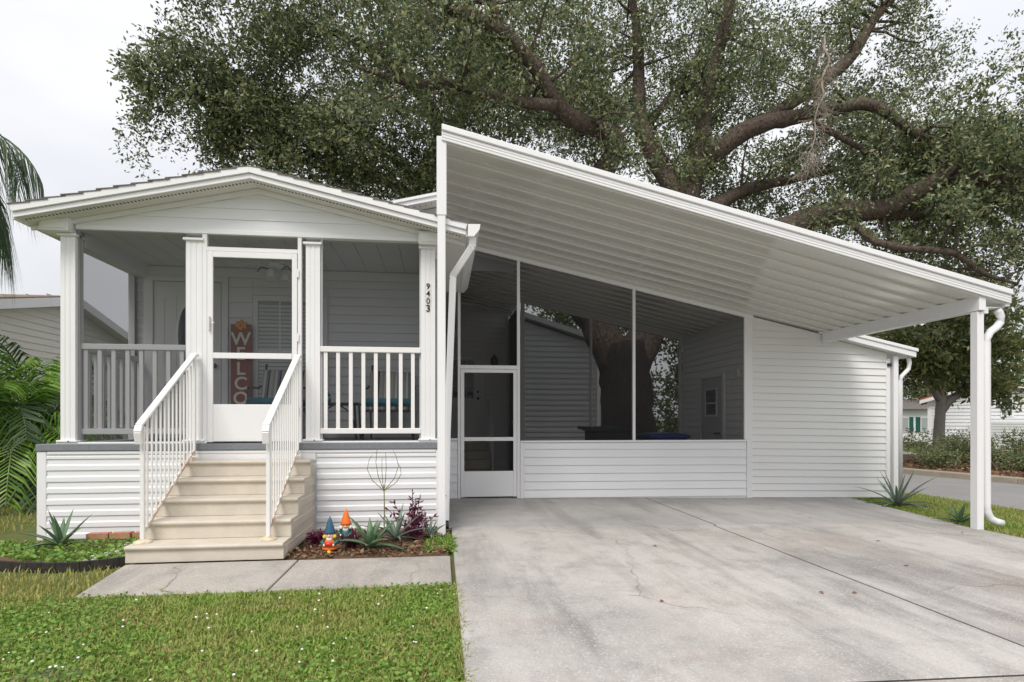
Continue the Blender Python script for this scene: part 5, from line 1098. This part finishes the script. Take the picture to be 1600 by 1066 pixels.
# ---------------------------------------------------------------- bed edging, bricks, stones, chips
e_ = MB(); ep = [(-4.9, 6.35), (-4.55, 5.95), (-4.1, 5.52), (-3.65, 5.28), (-3.15, 5.16), (-2.85, 5.22), (-2.70, 5.32)]
eq = smooth_path([(x, y, 0.0, 0.0) for x, y in ep], 4)
for p, q in zip(eq, eq[1:]): e_.bar((p[0], p[1], 0.032), (q[0], q[1], 0.032), 0.022, 0.085)
tag(e_.build('lawn_edging', 'edging', bevel=0.004), 'curved black plastic edging round the aloe bed beside the steps', 'edging')
brm = MB().box(-0.10, 0.10, -0.045, 0.045, 0, 0.062).mesh('brick', 'brick')
for (x, y, rz_, tl, lab) in ((-3.50, 6.40, 0.05, 0.0, 'loose red brick lying behind the spiky aloe'), (-3.28, 6.40, -0.04, 0.03, 'upright red brick in the middle of the row along the skirting'), (-3.06, 6.40, 0.02, 0.0, 'low red brick near the railing end of the row along the skirting'), (-2.84, 6.38, 0.1, 0.12, 'tilted red brick touching the concrete steps')):
    o = link('brick', brm, None, loc=(x, y, 0.02 + abs(tl) * 0.06), rot=(0, -tl, rz_)); tag(o, lab, 'brick', 'loose bricks along the skirting')
st_ = MB(); st_.prism([(-2.05, 3.00), (-1.84, 2.98), (-1.74, 3.06), (-1.86, 3.13), (-2.03, 3.10)], -0.03, 0.012, 'z'); tag(st_.build('stepping_stone', 'slate', bevel=0.006), 'dark grey stepping stone half sunk in the front lawn', 'stone')
rng = np.random.default_rng(9)
def chips(name, n, xr, yr, z, size, m, parent=None):
    P = np.stack([rng.uniform(*xr, n), rng.uniform(*yr, n), z + rng.uniform(0.0, 0.03, n)], axis=1); D = unit(rng.normal(size=(n, 3)) * np.array([1, 1, 0.35]))
    return stuff(quads_mesh(name, leaf_quads(P, D, size * rng.uniform(0.6, 1.4, n), size * 0.5 * rng.uniform(0.6, 1.3, n), rng), m))
tag(chips('bark_chips', 2600, (-1.36, 0.06), (5.28, 6.5), 0.02, 0.045, 'chips'), 'brown bark chips and dry leaves covering the bed by the gnomes', 'mulch')
tag(chips('bark_chips', 5000, (12.4, 18.0), (10.0, 16.0), 0.0, 0.09, 'chips'), 'reddish bark chips in the shrub bed across the road', 'mulch')
pbm = MB(); r2 = random.Random(3)
for i in range(70): pbm.ball((r2.uniform(-3.1, -2.72), r2.uniform(5.35, 6.35), 0.03), r2.uniform(0.012, 0.03), 6, (1, 0.9, 0.6))
tag(stuff(pbm.build('pebbles', 'pebble', None, True)), 'pale pebbles scattered beside the steps in the edged bed', 'pebbles')
for i, (x, y) in enumerate(((4.05, 4.6), (2.75, 3.9), (3.0, 3.88), (3.95, 3.45), (6.0, 6.0), (2.1, 5.5), (1.5, 3.8), (4.6, 5.6))):
    b = MB(); a = i * 1.7; ca, sa = math.cos(a) * 0.028, math.sin(a) * 0.028; z = dz(x) + 0.004
    b.v = [(x - ca, y - sa, z), (x + sa * 0.45, y - ca * 0.45, z + 0.012), (x + ca, y + sa, z + 0.004), (x - sa * 0.45, y + ca * 0.45, z + 0.008)]; b.f = [(0, 1, 2, 3)]
    tag(b.build('fallen_leaf', 'dry_leaf'), 'small brown fallen leaf lying on the concrete driveway', 'leaf', 'fallen leaves on the driveway')

# ---------------------------------------------------------------- grass
def blades(n, sampler, L, W, seed, lean=0.55):
    rng = np.random.default_rng(seed); P = sampler(rng, n); n = len(P)
    az = rng.uniform(0, 6.283, n); h = L * rng.uniform(0.45, 1.25, n); w = W * rng.uniform(0.7, 1.3, n)
    d = np.stack([np.cos(az), np.sin(az), np.zeros(n)], 1); s_ = np.stack([-np.sin(az), np.cos(az), np.zeros(n)], 1)
    ln_ = rng.uniform(0.15, 1.0, n) * lean; up = np.array([0, 0, 1.0])
    m1 = P + up * (h * 0.55)[:, None] + d * (h * ln_ * 0.35)[:, None]; tip = P + up * (h * (1 - 0.35 * ln_))[:, None] + d * (h * ln_ * 1.1)[:, None]
    sw = s_ * (w / 2)[:, None]
    return np.concatenate([np.stack([P - sw, P + sw, m1 + sw * 0.8, m1 - sw * 0.8], 1), np.stack([m1 - sw * 0.8, m1 + sw * 0.8, tip + sw * 0.1, tip - sw * 0.1], 1)])
def area(x0, x1, y0, y1, skip=None, power=1.0):
    def f(rng, n):
        x = rng.uniform(x0, x1, n); y = y0 + (y1 - y0) * rng.random(n) ** power
        k = np.ones(n, bool) if skip is None else ~skip(x, y)
        x, y = x[k], y[k]; z = np.where(x > 0, -0.015 - 0.015 * np.minimum(x, 9.0), -0.015)
        return np.stack([x, y, z], 1)
    return f
def skip_front(x, y):
    walk_ = (y > 4.335 + 0.03 * np.sin(x * 9.0) * np.sin(x * 23.0)) & (y < 5.25) & (x > -2.55 - 0.14 * (y - 4.33))
    bed = (y > 5.18) & (x > -4.3)
    bed2 = (x > -4.75) & (y > 5.25 + (-3.3 - x) * 0.62) & (x < -3.2)
    return walk_ | bed | bed2 | ((x > -4.15) & (y > 6.3))
Vg = blades(90000, area(-4.6, 0.14, 2.55, 4.38, skip_front, 1.15), 0.052, 0.0085, 1, 0.9)
tag(stuff(quads_mesh('lawn_grass', Vg, 'grass')), 'short green lawn with clover in front of the walkway', 'grass')
Vg = blades(30000, area(-9, -2.5, 4.3, 14, lambda x, y: skip_front(x, y) | ((x > -4.2) & (y > 5.25)), 1.7), 0.065, 0.011, 2)
tag(stuff(quads_mesh('lawn_grass', Vg, 'grass_dry')), 'yellowing lawn stretching past the bushy palm', 'grass')
Vg = blades(26000, area(6.42, 8.75, 4.6, 9.6, lambda x, y: (x < 6.53 + np.maximum(0, y - 6.7) * 0.155), 1.0), 0.055, 0.010, 3)
tag(stuff(quads_mesh('lawn_grass', Vg, 'grass')), 'bright green grass strip between the driveway and the road', 'grass')
# clover leaves among the grass, and its white flowers
rng = np.random.default_rng(21); n = 26000
P = np.stack([rng.uniform(-4.5, 0.09, n), rng.uniform(2.6, 4.34, n), rng.uniform(0.0, 0.045, n)], 1)
mask = (np.sin(P[:, 0] * 2.3 + 1.0) + np.sin(P[:, 1] * 3.1 + P[:, 0]) + rng.normal(size=n) * 0.6) > 0.0; P = P[mask]
V = leaf_quads(P, unit(rng.normal(size=P.shape) * np.array([1, 1, 0.3])), np.full(len(P), 0.024), np.full(len(P), 0.019), rng)
tag(stuff(quads_mesh('clover', V, 'bed_leaf')), 'patches of round leaved clover in the front lawn', 'clover')
b = MB()
for i in range(60):
    x, y = rng.uniform(-3.4, 0.0), rng.uniform(2.7, 4.25); b.ball((x, y, 0.045), rng.uniform(0.005, 0.009), 6, (1, 1, 0.7))
tag(stuff(b.build('clover_flowers', 'petal', None, True)), 'tiny white clover flowers dotted over the lawn', 'flowers')
n = 3600
P = np.stack([rng.uniform(-4.3, -2.75, n), rng.uniform(5.25, 6.2, n), rng.uniform(0.0, 0.07, n)], 1); P = P[(P[:, 1] > 5.30 + np.maximum(0, (-3.3 - P[:, 0])) * 0.62)]
V = leaf_quads(P, unit(rng.normal(size=P.shape) * np.array([1, 1, 0.4])), np.full(len(P), 0.042), np.full(len(P), 0.030), rng)
tag(stuff(quads_mesh('ground_cover', V, 'bed_leaf')), 'leafy green ground cover round the spiky aloe in the edged bed', 'ground cover')
n = 1500
P = np.stack([rng.uniform(-0.15, 0.12, n), rng.uniform(5.4, 6.0, n), rng.uniform(0.0, 0.05, n)], 1)
V = leaf_quads(P, unit(rng.normal(size=P.shape) * np.array([1, 1, 0.6])), np.full(n, 0.05), np.full(n, 0.014), rng)
tag(stuff(quads_mesh('ground_cover', V, 'bed_leaf')), 'yellow green weeds at the bed corner by the driveway', 'ground cover')
